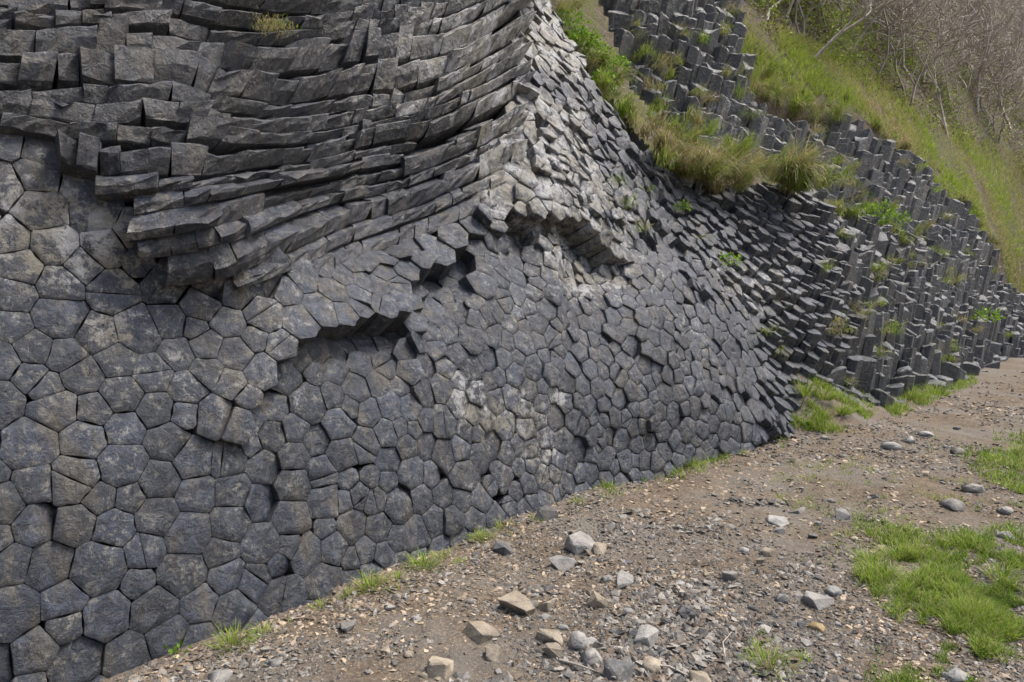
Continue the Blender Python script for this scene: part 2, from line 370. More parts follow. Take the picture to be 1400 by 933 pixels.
def build_columns(root, name, sheet, ncand, off_fn, style, lich_sheen_fn, mat, keep, backing, extra_items=()):
    px, py, P, N, A, r = sheet.seeds(ncand); polys = sheet.cells(P, A, r)
    for _ in range(3 if sheet.skip else 1):                                   # even the cells out a little
        for i, po in enumerate(polys):
            if len(po) < 3: continue
            e1, e2 = frame_of(A[i]); c = np.mean(po, axis=0) * 0.6; d = c[0] * e1 + c[1] * e2; na = max(0.3, N[i] @ A[i]); Pn = P[i] + d - A[i] * (N[i] @ d) / na
            if sheet.skip is not None and in_poly(*[[v] for v in pixel_of(Pn)[:2]], sheet.skip)[0]: continue
            P[i] = Pn
        polys = sheet.cells(P, A, r)
    px, py, pz = pixel_of(P); off = off_fn(px, py, P)
    if sheet.skip is not None:
        pe = lambda dx, dy: (lambda q: q + sheet.axis(px, py) * off_fn(px + dx, py + dy, q)[:, None])(sheet.P(px + dx, py + dy))
        e = 9; Ne = unit(np.cross(pe(e, 0) - pe(-e, 0), pe(0, -e) - pe(0, e))); Ne *= np.where((Ne * N).sum(-1) < 0, -1, 1)[:, None]
        ok = (Ne * N).sum(-1) > 0.86; N = np.where(ok[:, None], Ne, N)
    else: A = unit(A + rng.normal(0, .045, A.shape))
    lich_sheen = lich_sheen_fn(px, py, P); items = []
    for i in range(len(P)):
        if len(polys[i]) < 3: continue
        st = style(px[i], py[i]); sub = [(polys[i], 0.0)]
        if random.random() < st['split']:
            t = random.uniform(0, 3.14); nn = (math.cos(t), math.sin(t)); d = random.uniform(-0.03, 0.03)
            sub = [(clip_poly(polys[i], nn, d), 0.0), (clip_poly(polys[i], (-nn[0], -nn[1]), -d), random.uniform(-1, 1) * st['jit'] * 1.5)]
        en = unit(N[i] * (1 - st['own']) + A[i] * st['own']); jit = random.gauss(0, st['jit'])
        if random.random() < st['pop']: jit += random.choice([-1, 1]) * random.uniform(1, 2) * st['popamp']
        for po, extra in sub:
            if len(po) < 3: continue
            js = [random.uniform(0.1, 0.3) + k * random.uniform(0.25, 0.4) for k in range(st['joints'])]
            g = column_geometry(P[i], A[i], en, po, off[i] + jit + extra, st['L'], st['gap'] * random.choice([0.15, 0.6, 1.0, 1.6]), st['rough'], lich_sheen[i], js, st['chip'])
            if g is None: continue
            vx, vy, vz = pixel_of(g[0]); g = g[:5] + (lich_sheen_fn(vx, vy, g[0]),) + g[6:]
            # how large it shows in the picture
            vx, vy, vz = pixel_of(g[0][-(len(g[2]) * 2 + 1):]); infr = (px[i] > -10) & (px[i] < 1410) & (py[i] > -10) & (py[i] < 940)
            items.append(((np.ptp(vx) * np.ptp(vy)) if infr else 0, g))
    items += list(extra_items)
    items.sort(key=lambda t: -t[0])
    print(name, len(items), 'columns')
    for sz, (W, Q, T, side, tint, li, sm) in items[:keep]:
        link('column', mesh_np('column', W, [Q, T], {'side': side, 'tint': tint, 'lichen': li}, sm), mat, root)
    rest = items[keep:]
    if rest:
        Vs, Qs, Ts, at_, smq, smt = [], [], [], [[], [], []], [], []; o = 0
        for sz, (W, Q, T, side, tint, li, sm) in rest:
            Vs.append(W); Qs.append(Q + o); Ts.append(T + o); o += len(W); smq.append(sm[:len(Q)]); smt.append(sm[len(Q):])
            for k, v in enumerate((side, tint, li)): at_[k].append(v)
        ob = link('further_columns', mesh_np('further_columns', np.concatenate(Vs), [np.concatenate(Qs), np.concatenate(Ts)],
             {k: np.concatenate(v) for k, v in zip(('side', 'tint', 'lichen'), at_)}, np.concatenate(smq + smt)), mat, root)
        ob['kind'] = 'stuff'
    # the rock body behind the joints
    xs = [p[0] for p in sheet.poly]; ys = [p[1] for p in sheet.poly]; gs = 20.0 if sheet.skip is not None else 8.0; gx = np.arange(min(xs), max(xs) + 1, gs); gy = np.arange(min(ys), max(ys) + 1, gs)
    X, Y = np.meshgrid(gx, gy); Pb = sheet.P(X, Y) - sheet.axis(X, Y) * backing; ins = in_poly(X, Y, sheet.poly).reshape(X.shape)
    nx = len(gx); f = []
    for jy in range(len(gy) - 1):
        for jx in range(nx - 1):
            if ins[jy:jy + 2, jx:jx + 2].all(): k = jy * nx + jx; f.append((k, k + nx, k + nx + 1, k + 1))
    n_ = len(Pb); link('rock_body', mesh_np('rock_body', Pb, [np.array(f)], {'side': np.ones(n_), 'tint': np.full(n_, 0.2), 'lichen': np.zeros(n_)}, True), mat, root)

# ---- near cliff
def plane_Z(px, py, anchor, az, el):
    n = azel(az, el); r = ray(px, py); return float((n @ (np.asarray(anchor) - CAM)) / (n @ r))
B0 = on_ground(700, 710)
low = lambda x, y: plane_Z(x, y, B0, 48, 14)
upA = at(100, 200, low(100, 200) - 0.05)
upp = lambda x, y: plane_Z(x, y, upA, 40, 31)
D1 = [(x, y, low(x, y)) for x, y in ((-260, 1100), (-260, 700), (-260, 400), (0, 900), (0, 600), (0, 330), (200, 1000), (200, 750), (200, 500), (250, 390), (400, 850), (420, 600), (450, 450), (600, 760), (600, 550), (600, 430), (700, 710), (720, 560), (720, 430))]
D1 += [(x, y, low(x, y)) for x, y in ((-620, 1350), (-620, 800), (-620, 350))]
D1 += [(x, y, upp(x, y)) for x, y in ((-620, 60), (-620, -220), (-260, 150), (-260, -50), (0, 180), (0, 0), (150, 230), (150, 80), (300, 180), (300, 0), (300, 300), (0, -200), (300, -200))]
D1 += [(450, 330, 4.35), (450, 180, 4.75), (450, 0, 5.35), (560, 320, 4.95), (560, 180, 5.2), (560, 60, 5.6), (600, 0, 6.0), (600, -200, 7.4), (660, 230, 5.55), (680, 120, 6.1), (690, 0, 7.0), (720, 0, 7.6), (720, -200, 9.2)]
D1 += [(x, y, ground_Z(x, y)) for x, y in ((830, 660), (930, 636), (1000, 620), (1075, 600), (1170, 570))]
D1 += [(1000, 680, 6.3), (1170, 640, 8.1), (850, 740, 5.3)]
D1 += [(700, 330, 5.3), (760, 260, 5.9), (800, 330, 5.95), (830, 470, 5.75), (830, 570, 5.6), (900, 430, 6.3), (920, 540, 6.15), (780, 110, 7.3), (820, 210, 6.9), (850, 260, 6.9), (880, 290, 7.1), (940, 370, 7.05), (990, 460, 6.95), (1040, 560, 6.95),
       (770, 0, 9.2), (840, 100, 8.9), (900, 190, 8.6), (930, 265, 8.2), (960, 300, 8.0), (1000, 350, 7.9), (1030, 420, 7.75), (1070, 520, 7.6), (1050, 300, 8.5), (1095, 250, 9.4), (1100, 400, 8.3), (1120, 500, 8.1), (1160, 350, 9.3), (1170, 450, 8.8), (1220, 520, 9.3), (1220, 400, 10.2)]
A1 = [(-260, 700, 40, 8), (0, 900, 42, 8), (0, 500, 40, 12), (200, 700, 44, 10), (250, 420, 42, 18), (500, 700, 46, 12), (600, 500, 46, 15), (800, 600, 50, 15), (950, 600, 55, 22), (1050, 570, 55, 35),
      (-260, 50, 25, 52), (0, 100, 30, 60), (150, 200, 32, 57), (300, 50, 32, 61), (300, 250, 36, 53), (450, 350, 40, 35), (400, 150, 36, 58), (550, 250, 44, 45), (550, 100, 42, 55), (620, 20, 48, 50), (300, -200, 30, 60), (700, 200, 58, 35), (650, 330, 50, 26),
      (750, 120, 60, 42), (800, 300, 60, 24), (850, 420, 58, 22), (900, 380, 62, 32), (950, 400, 58, 38), (1000, 350, 50, 48), (1050, 450, 48, 50), (1100, 500, 45, 62), (1100, 330, 40, 60), (1150, 450, 30, 75), (1200, 560, 20, 84), (720, 0, 60, 46)]
POLY1 = [(-620, -240), (-260, -220), (735, -220), (745, 0), (800, 95), (868, 195), (935, 262), (1010, 268), (1095, 248), (1130, 290), (1150, 340), (1165, 420), (1180, 520), (1180, 590), (1080, 606), (1000, 634), (830, 700), (700, 780), (500, 900), (200, 1060), (-260, 1220), (-620, 1400)]
UPPER_EDGE = [(-640, 0), (-300, 90), (-100, 130), (0, 165), (60, 192), (110, 245), (170, 302), (215, 345), (262, 384), (330, 380), (420, 372), (560, 345), (640, 320), (700, 295)]
UPPER = UPPER_EDGE + [(740, 250), (760, 0), (760, -300), (-640, -300)]
STRIP = UPPER_EDGE[:-2] + [(640, 318), (676, 280), (712, 200), (722, 110), (705, 0), (690, -260), (-640, -260)]
LIP = [(345, 840), (385, 765), (362, 720), (342, 640), (345, 560), (372, 540), (402, 494), (440, 468), (482, 440), (560, 424), (572, 402), (560, 378), (640, 330), (700, 306), (736, 285), (792, 300), (838, 345), (872, 350), (960, 420)]
MID = LIP + [(1040, 560), (1000, 640), (700, 800), (300, 960)]
def size1(px, py):
    up = in_poly(px, py, UPPER); return np.where(up, 0.2, np.where(px > 620, np.where(py < 340, 0.15, 0.16), np.interp(px, [0, 300, 620], [0.158, 0.156, 0.158])))
ROW_CTRL = [(0, 20, 20), (100, 22, 20), (300, 15, 20), (460, 22, 20), (597, 15, 20), (700, -40, 20), (0, 85, 90), (110, 72, 90), (219, 75, 90), (305, 88, 90), (377, 95, 90), (480, 82, 90), (573, 74, 90), (660, 40, 90), (720, 10, 90),
    (150, 122, 130), (300, 128, 130), (467, 124, 130), (556, 118, 130), (604, 99, 130), (645, 85, 130), (740, 30, 130), (0, 178, 205), (151, 202, 205), (315, 203, 205), (387, 206, 205), (442, 200, 205), (573, 172, 205), (640, 145, 205), (740, 90, 205),
    (160, 295, 275), (219, 278, 275), (315, 264, 275), (384, 245, 275), (480, 228, 275), (594, 205, 275), (672, 165, 275), (740, 140, 275), (363, 318, 335), (446, 285, 335), (542, 264, 335), (594, 240, 335), (693, 190, 335), (300, 345, 335), (420, 360, 385), (597, 290, 385), (720, 240, 385), (-260, 0, 20), (-260, 120, 130), (-600, -60, 20), (-600, 40, 130), (-600, -200, -150), (0, -150, -150), (400, -160, -150), (700, -220, -150)]
def flush_up(x, y): return np.interp(line_dist(x, y, UPPER_EDGE), [25, 130], [1, 0]) * np.interp(x, [110, 230], [0, 1])
def off1(px, py, P):
    o = 0.03 * vnoise(P, 0.8, 11)
    up = in_poly(px, py, UPPER); du = line_dist(px, py, UPPER_EDGE)
    o += np.where(up, np.interp(px, [-100, 120, 262, 420, 560], [0.08, 0.08, 0.055, 0.02, 0.0]) * np.interp(du, [0, 260], [1, 0.6]), 0)
    mid = in_poly(px, py, MID); dl = line_dist(px, py, LIP)
    amt = np.interp(px, [340, 370, 400, 450, 490, 555, 575, 595, 640, 662, 690, 735, 768, 792, 835, 875], [.02, .1, .06, .09, .2, .22, .06, .2, .2, .05, .12, .3, .1, .28, .26, 0]) * np.interp(py, [250, 520, 620, 850], [1, 1, 0.5, 0.25])
    o -= np.where(mid, amt * np.interp(dl, [0, 45, 170], [1, 0.6, 0.0]), 0)
    o += np.where(~mid & ~up, 0.06 * np.interp(dl, [0, 120], [1, 0]) * (px < 600) * (py < 600), 0)
    o += np.where((px > 930) & (py < 560), 0.035 * vnoise(P, 2.2, 14), 0)
    return o
def style1(x, y):
    up = bool(in_poly([x], [y], UPPER)[0])
    if up and x < 640: return dict(own=0.85 - 0.6 * float(flush_up([x], [y])[0]), jit=0.014, pop=0.12, popamp=0.03, split=0.12, joints=1, L=0.9, gap=0.002, rough=0.09, chip=0.45)
    if x > 930 and (y < 420 or x > 1040): return dict(own=0.9, jit=0.018, pop=0.13, popamp=0.035, split=0.05, joints=1, L=0.9, gap=0.003, rough=0.05, chip=0.3)
    if x > 600 and y < 340: return dict(own=0.6, jit=0.014, pop=0.1, popamp=0.035, split=0.12, joints=0, L=0.8, gap=0.002, rough=0.09, chip=0.35)
    if x > 780: return dict(own=0.05, jit=0.004, pop=0.1, popamp=0.015, split=0.08, joints=0, L=0.7, gap=0.001, rough=0.022, chip=0.18)
    return dict(own=0.0, jit=0.0011, pop=0.08, popamp=0.010, split=0.09, joints=0, L=0.7, gap=0.0008, rough=0.007, chip=0.10)
def blobs(px, py, lst):
    o = np.zeros(len(px))
    for x, y, sx, sy, w in lst: o += w * np.exp(-((px - x) / sx) ** 2 - ((py - y) / sy) ** 2)
    return o
def lich_sheen1(px, py, P):
    b = blobs(px, py, [(70, 310, 140, 70, 0.75), (150, 450, 30, 20, 0.7), (612, 500, 22, 28, 0.6), (640, 545, 24, 32, 0.55), (670, 580, 30, 28, 0.35), (710, 560, 30, 40, 0.25), (766, 546, 14, 18, 0.8), (745, 630, 25, 30, 0.35), (725, 150, 85, 150, 1.3), (810, 320, 60, 80, 0.75), (60, 110, 90, 60, 0.5), (640, 60, 90, 80, 0.65), (560, 130, 60, 60, 0.3), (1020, 380, 90, 90, 0.35), (930, 420, 40, 60, 0.5), (700, 430, 40, 60, 0.3)])  # blobs on the upper right shoulder mix lichen with painted-in pale sky sheen
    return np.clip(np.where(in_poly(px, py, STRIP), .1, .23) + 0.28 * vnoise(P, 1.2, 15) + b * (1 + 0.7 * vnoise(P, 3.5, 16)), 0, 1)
cliff = empty('basalt_cliff', tuple(on_ground(700, 710)))
cliff.location = (0, 0, 0)
tag(cliff, 'dark grey cliff of fanned hexagonal basalt columns beside the stony path', 'cliff')
S1 = Sheet(D1, A1, POLY1, size1); S1.flush = lambda x, y: np.where(in_poly(x, y, UPPER) & (x < 640), flush_up(x, y), np.interp(x, [960, 1040], [1.0, 0.0])); S1.skip = STRIP
ROWS = TPS([c[:2] for c in ROW_CTRL], [c[2] for c in ROW_CTRL], 3e-3)
def strip_items():
    """long blocks lying in sweeping rows: a dark undercut riser below, a paler tread above"""
    gx = np.arange(-620, 780, 4.0); gy = np.arange(-260, 430, 1.0); X, Y = np.meshgrid(gx, gy); Wf = ROWS(X, Y)[:, 0].reshape(X.shape); Wf = np.maximum.accumulate(Wf, axis=0)
    lv = -215.0; levels = []
    while lv < 430: levels.append(lv); lv += random.choice([21, 26, 31, 37])
    curves = [np.array([np.interp(l, Wf[:, c], gy) for c in range(len(gx))]) for l in levels]; items = []
    for k in range(len(levels) - 1):
        ct, cb = curves[k], curves[k + 1]; cb2 = curves[min(k + 2, len(levels) - 1)]; x = -618 + random.uniform(0, 40); rowoff = random.gauss(0, .02); ph = random.uniform(0, 6.28)
        while x < 740:
            ym = float(np.interp(x, gx, (ct + cb) / 2)); z = float(np.exp(S1.D([x], [ym])[0, 0])); w = random.choice([.1, .13, .16, .19, .23, .29]) * FPX / z * np.interp(x, [0, 500, 620, 720], [1, .9, .72, .55])
            x1 = x + w; xm = (x + x1) / 2; ym = float(np.interp(xm, gx, (ct + cb) / 2)); x_ = x; x = x1
            hpx = float(np.interp(xm, gx, cb - ct))
            if hpx < np.interp(xm, [450, 600], [11, 14]):
                if k % 2: continue
                cb_ = cb2; hpx = float(np.interp(xm, gx, cb2 - ct)); ym = float(np.interp(xm, gx, (ct + cb2) / 2))
            else: cb_ = cb
            if hpx < 5 or not in_poly([xm], [ym], STRIP)[0]: continue
            fl = float(flush_up([xm], [ym])[0]); off = float(off1(np.array([xm]), np.array([ym]), S1.P([xm], [ym]))[0])
            amp = (1 - .8 * fl) * np.interp(xm, [0, 560, 720], [1, 1, .45])
            off += amp * (rowoff + .022 * round(1.6 * math.sin(xm / 70 + ph)) + random.gauss(0, .009) + (random.choice([-.05, .035]) if random.random() < .12 else 0))
            m = max(3, int((x1 - x_) * z / FPX / .045) + 1); xs = np.linspace(x_, x1, m); sk = random.uniform(-.15, .15) * hpx
            yt = np.interp(xs, gx, ct); yb = np.interp(xs, gx, cb_); T = S1.P(xs + sk, yt); B = S1.P(xs - sk, yb); N_ = S1.N(xs, (yt + yb) / 2); ax = T[-1] - T[0]
            g = ax / np.linalg.norm(ax) * .0016; T[0] += g; B[0] += g; T[-1] -= g; B[-1] -= g
            U = T - B; H = np.linalg.norm(U, axis=1, keepdims=True); U = U / H; N_ = unit(N_ - U * (N_ * U).sum(-1, keepdims=True))
            r_ = lambda a: np.array([[random.gauss(0, a)] for _ in range(m)]); t0 = random.gauss(0, .014); tl = np.linspace(-1, 1, m)[:, None] * t0 * amp
            hn = random.uniform(.5, .72); pr = random.uniform(.3, .56) * (1 - .72 * fl); back = random.uniform(.5, .85) * (1 - .75 * fl); o = off + tl
            if random.random() < .12: hn = random.uniform(.75, .9)
            chipn = np.array([[max(0, random.gauss(-.6, 1))] for _ in range(m)]) * .02
            ring = [B - N_ * .45, B + U * .004 + N_ * (o - .06 * H), B + U * H * .08 + N_ * (o + r_(.004)), B + U * H * hn * .55 + N_ * (o + pr * H * .6 + r_(.006)),
                    B + U * (H * hn - .006 - chipn) + N_ * (o + pr * H + r_(.005)), B + U * (H * hn + .005) + N_ * (o + pr * H - .007 - chipn * .8 + r_(.003)),
                    B + U * (H * (hn + 1.1) / 2 + r_(.006)) + N_ * (o + (pr - back) / 2 * H + r_(.005)), T + U * .12 * H + N_ * (o - back * H), T + U * .1 * H - N_ * .45]
            c = len(ring); V = np.stack(ring, 1).reshape(-1, 3); Q = []
            for a in range(m - 1):
                for b in range(c): b2 = (b + 1) % c; Q.append((a * c + b, (a + 1) * c + b, (a + 1) * c + b2, a * c + b2))
            Tn = []
            for a, fl_ in ((0, False), (m - 1, True)):
                for b in range(1, c - 1): t = (a * c, a * c + b, a * c + b + 1); Tn.append(t[::-1] if fl_ else t)
            side = np.tile([1, 1, .9, .7, .4, .1, 0, 0, 1], m).astype(float); vx, vy, vz = pixel_of(V)
            infr = -10 < xm < 1410 and ym > -10
            items.append((((x1 - x_) * hpx * 1.2) if infr else 0, (V, np.array(Q), np.array(Tn), side, np.full(len(V), random.random()), lich_sheen1(vx, vy, V), np.zeros(len(Q) + len(Tn), bool))))
    return items
build_columns(cliff, 'cliff', S1, 230000, off1, style1, lich_sheen1, M['basalt'], 300, 0.4, strip_items())

# ---- standing columns where the path bends
D2 = [(x, y, ground_Z(x, y)) for x, y in ((1150, 580), (1200, 562), (1250, 542), (1290, 526), (1330, 510), (1380, 494))]
D2 += [(1250, 620, 8.9), (1380, 560, 14.0)]
D2 += [(1150, 340, 9.4), (1160, 450, 8.9), (1170, 520, 8.7), (1120, 270, 10.2), (1200, 340, 10.5), (1210, 420, 9.8), (1250, 400, 11.4), (1250, 470, 10.6), (1300, 400, 12.8), (1300, 460, 12.0), (1350, 420, 14.5), (1360, 460, 14.0), (1420, 440, 17), (1500, 430, 20), (1500, 480, 18), (1180, 290, 11.0), (1250, 340, 12.4), (1330, 370, 14.5), (1400, 400, 17.5)]
POLY2 = [(1088, 250), (1130, 262), (1190, 300), (1240, 330), (1330, 375), (1410, 415), (1520, 430), (1520, 485), (1400, 494), (1330, 512), (1250, 535), (1150, 550), (1135, 520), (1130, 400), (1110, 300)]
A2 = [(1150, 320, 50, 74), (1150, 560, 45, 80), (1250, 400, 70, 82), (1250, 540, 60, 84), (1350, 450, 80, 80), (1500, 450, 85, 80)]
def off2(px, py, P): return 0.13 * np.round(1.6 * vnoise(P, .8, 21)) + 0.05 * np.round(1.4 * vnoise(P, 2.0, 22))
st2 = dict(own=1.0, jit=0.03, pop=0.12, popamp=0.06, split=0.08, joints=2, L=1.5, gap=0.0025, rough=0.15, chip=0.7)
outcrop = empty('basalt_outcrop'); tag(outcrop, 'stepped outcrop of upright basalt columns at the bend of the path', 'rock outcrop')
S2 = Sheet(D2, A2, POLY2, lambda x, y: np.full(len(x), 0.215))
build_columns(outcrop, 'outcrop', S2, 60000, off2, lambda x, y: st2, lambda x, y, P: np.clip(0.3 + 0.25 * vnoise(P, 1.5, 25), 0, 1), M['basalt_far'], 300, 0.5)

# ---- weathered columns higher up, under the grassy slope
D3 = [(850, 0, 10.6), (860, 110, 10.2), (900, 60, 10.6), (940, 30, 11.0), (960, 120, 10.6), (1000, 60, 11.6), (1000, 190, 10.4), (1060, 230, 10.6), (1090, 160, 11.8), (1150, 160, 12.6), (1150, 270, 11.6), (1220, 210, 13.2), (1220, 320, 12.2), (1290, 280, 14.4), (1300, 360, 13.6), (1350, 340, 16), (1390, 420, 17.5), (830, -200, 12.0), (1000, -150, 13.5)]
POLY3 = [(835, -200), (990, -200), (1010, 60), (1030, 135), (1075, 165), (1160, 150), (1215, 185), (1265, 225), (1295, 275), (1350, 330), (1392, 410), (1340, 385), (1240, 335), (1180, 300), (1100, 255), (1000, 215), (920, 190), (850, 120)]
A3 = [(850, 0, 30, 70), (1000, 100, 50, 72), (1100, 200, 75, 74), (1250, 260, 85, 76), (1380, 400, 85, 80)]
def off3(px, py, P): return 0.17 * np.round(1.5 * vnoise(P, 0.7, 31)) + 0.06 * np.round(1.4 * vnoise(P, 2.0, 32))
outcrop3 = empty('basalt_colonnade'); tag(outcrop3, 'weathered band of broken basalt columns under the grassy slope edge', 'rock outcrop')
S3 = Sheet(D3, A3, POLY3, lambda x, y: np.full(len(x), 0.24))
build_columns(outcrop3, 'colonnade', S3, 60000, off3, lambda x, y: dict(st2, L=1.8, rough=0.16), lambda x, y, P: np.clip(0.5 + 0.3 * vnoise(P, 1.5, 35), 0, 1), M['basalt_far'], 300, 0.5)

# ------------------------------------------------------------------ soil ledges and hillside
class Terrain:
    def __init__(s, name, depth, box, step, label, amp=0.05, under=None, mat='hill'):
        s.D = TPS([d[:2] for d in depth], np.log([d[2] for d in depth]), 2e-4)
        gx = np.arange(box[0], box[2] + 1, step); gy = np.arange(box[1], box[3] + 1, step); X, Y = np.meshgrid(gx, gy)
        P = s.P(X, Y); P[:, 2] += amp * vnoise(P, 1.3, 41) + amp * 0.5 * vnoise(P, 4.0, 42)
        ins = (in_poly(X, Y, under) if under else np.ones(X.size, bool)).reshape(X.shape); nx = len(gx); f = []
        for jy in range(len(gy) - 1):
            for jx in range(nx - 1):
                if ins[jy:jy + 2, jx:jx + 2].all(): k = jy * nx + jx; f.append((k, k + nx, k + nx + 1, k + 1))
        tag(link(name, mesh_np(name, P, [np.array(f)], smooth=True), M[mat]), label, 'hillside', kind='structure')
    def P(s, px, py): return at(np.ravel(px), np.ravel(py), np.exp(s.D(px, py)[:, 0]))
HD = [(600, -300, 11), (720, -60, 9.6), (730, 40, 9.6), (800, 40, 10.0), (860, 0, 11.2), (930, 0, 11.8), (1000, 50, 12.1), (1060, 130, 12.3), (1160, 150, 13.0), (1230, 200, 13.9), (1290, 262, 15.0), (1350, 330, 16.8), (1400, 395, 18.5), (1450, 470, 19),
      (1050, 30, 13.3), (1100, 60, 14.2), (1200, 120, 15.8), (1300, 200, 17.8), (1400, 300, 20.5), (1550, 420, 24), (1000, -60, 15), (1100, -60, 18), (1200, 0, 19.5), (1300, 80, 21.5), (1400, 180, 24.5), (1550, 280, 29), (1300, -80, 29), (1400, 0, 33), (1600, 100, 40), (1600, -300, 60), (1300, -300, 45), (1000, -300, 24), (800, -300, 14), (1000, 230, 11.6), (860, 180, 10.6), (1150, 320, 13.2), (1300, 420, 16.0), (1150, 220, 13.4), (1220, 270, 14.6), (1090, 190, 12.8), (1600, 520, 24), (1900, 330, 40), (1900, 520, 30), (2100, 480, 36), (2100, 100, 60)]
HILL = Terrain('hillside', HD, (600, -300, 2100, 520), 14, 'steep hillside of dry litter and young grass above the basalt', 0.10)
LD = [(740, -60, 8.9), (760, 20, 8.8), (800, 90, 8.5), (868, 190, 8.3), (935, 258, 8.2), (1010, 268, 8.6), (1090, 290, 9.1), (1130, 320, 9.6), (830, 40, 9.6), (870, 120, 9.7), (920, 180, 9.6), (1000, 205, 9.8), (1060, 235, 10.1), (1150, 275, 10.9), (1200, 305, 11.4), (880, 150, 9.2), (950, 210, 9.0), (1030, 240, 9.3), (1180, 330, 11.2), (1290, 355, 13.4), (1370, 400, 16.2)]
LPOLY = [(735, -60), (800, -60), (840, 40), (862, 118), (925, 188), (1000, 212), (1100, 252), (1180, 298), (1240, 332), (1340, 382), (1330, 392), (1240, 352), (1180, 332), (1130, 290), (1095, 256), (1010, 258), (935, 250), (868, 188), (800, 95), (745, 10)]
LEDGE = Terrain('soil_ledge', LD, (720, -70, 1400, 420), 7, 'dark soil ledge between the basalt cliff and the columns above', 0.04, LPOLY)

# ------------------------------------------------------------------ blades, leaves, twigs
def blades(base, length, width, lean_dir, lean, droop, tint, hue, segs=3):
    """curved tapering blades; base (n,3), lean_dir (n,3) horizontal, lean start angle from upright, droop extra angle at the tip"""
    n = len(base); V = np.zeros((n, segs * 2 + 1, 3)); p = base.astype(float).copy(); up = np.array([0, 0, 1.0])
    sd = unit(np.cross(lean_dir, up) + 1e-9); tw = rng.uniform(-0.9, 0.9, n)[:, None]; sd = unit(sd * np.cos(tw) + lean_dir * np.sin(tw))
    for k in range(segs + 1):
        t = k / segs
        if k < segs:
            w = (width * (1 - 0.75 * t))[:, None] * 0.5; V[:, 2 * k] = p - sd * w; V[:, 2 * k + 1] = p + sd * w
        else: V[:, 2 * segs] = p
        a = (lean + droop * t)[:, None]; p = p + (np.cos(a) * up + np.sin(a) * lean_dir) * (length / segs)[:, None]
    m = segs * 2 + 1; o = np.arange(n)[:, None] * m
    q = np.concatenate([o + np.array([[2 * k, 2 * k + 1, 2 * k + 3, 2 * k + 2]]) for k in range(segs - 1)]); t = o + np.array([[2 * segs - 2, 2 * segs - 1, 2 * segs]])
    return V.reshape(-1, 3), q, t, np.repeat(tint, m), np.repeat(hue, m)
def hdir(n): a = rng.uniform(0, 6.283, n); return np.stack([np.cos(a), np.sin(a), np.zeros(n)], -1)
def blade_mesh(name, *a, **k):
    V, q, t, ti, hu = blades(*a, **k); return mesh_np(name, V, [q, t], {'tint': ti, 'hue': hu}, True)
def tuft_mesh(name, n, L, W, spread, dry, lean=0.5):
    d = hdir(n); r = rng.uniform(0, 1, n) ** 0.7
    base = d * (r * spread)[:, None] + np.array([0, 0, -0.01])
    ln = L * rng.uniform(0.45, 1.0, n); d2 = unit(d + 0.5 * hdir(n))
    return blade_mesh(name, base, ln, W * rng.uniform(0.7, 1.2, n), d2, lean * r + rng.uniform(0, 0.2, n), rng.uniform(0.3, 1.6, n), rng.uniform(0, 1, n), (rng.uniform(size=n) < dry) * rng.uniform(0.5, 1, n), segs=4)
# grass on the ground: short turf in patches (uncountable)
def patch_points(polys, n, clump_scale, thr, seed, pt=ground_point, soft=60.0):
    out = []
    for poly, share in polys:
        xs = [p[0] for p in poly]; ys = [p[1] for p in poly]; m = int(n * share)
        px = rng.uniform(min(xs), max(xs), m * 6); py = rng.uniform(min(ys), max(ys), m * 6); k = in_poly(px, py, poly); P = pt(px[k], py[k])
        edge = np.clip(line_dist(px[k], py[k], poly + [poly[0]]) / soft, 0, 1)
        v = 0.6 * vnoise(P[:, :2], clump_scale, seed) + 0.6 * vnoise(P[:, :2], clump_scale * 3.1, seed + 1) + 0.45 * vnoise(P[:, :2], clump_scale * 9, seed + 2)
        p = np.clip((v - thr) * 1.3, 0.0, 1) * edge ** 0.8; P = P[rng.uniform(size=len(p)) < p]; out.append(P[:m])
    return np.concatenate(out)
TURF = [([(1165, 700), (1260, 725), (1400, 715), (1460, 790), (1460, 960), (1300, 960), (1215, 850), (1165, 790)], 0.62), ([(1300, 620), (1420, 560), (1460, 700), (1380, 700)], 0.1), ([(1180, 870), (1330, 860), (1400, 980), (1180, 980)], 0.06),
        ([(800, 670), (860, 650), (960, 630), (1010, 622), (1000, 640), (900, 668), (830, 690)], 0.04)]
TURF += [([(1420, 700), (1600, 660), (1900, 680), (1900, 980), (1440, 980)], .25), ([(1400, 570), (1600, 520), (1900, 520), (1900, 650), (1430, 680)], .16)]
P = patch_points(TURF, 60000, 2.2, -0.18, 61, soft=80.); n = len(P); dist = np.linalg.norm(P - CAM, axis=1)
V = 0.5 * vnoise(P[:, :2], 2.6, 66) + 0.6 * vnoise(P[:, :2], 11.0, 67)
o = link('grass', blade_mesh('grass', P, rng.uniform(0.025, 0.085, n) * np.clip(1 + 0.6 * V, .4, 1.9), rng.uniform(0.003, 0.0055, n) * np.clip(dist / 4, 1, 2.4), hdir(n), rng.uniform(0.1, 0.9, n), rng.uniform(0.3, 1.5, n), np.clip(rng.uniform(-.1, 1, n) * 0.8 + 0.35 * V, 0, 1), (rng.uniform(size=n) < 0.2) * rng.uniform(0.4, 1, n)), M['grass'])
tag(o, 'short bright green grass growing in patches beside the path', 'grass', kind='stuff')
P = patch_points([([(1035, 470), (1062, 485), (1110, 508), (1190, 522), (1200, 565), (1175, 592), (1120, 596), (1075, 600), (1060, 540)], .6), ([(1190, 535), (1240, 515), (1330, 505), (1340, 525), (1270, 555), (1220, 575)], .55)], 8000, 1.6, -.25, 68, ground_point, 10.0); n = len(P)
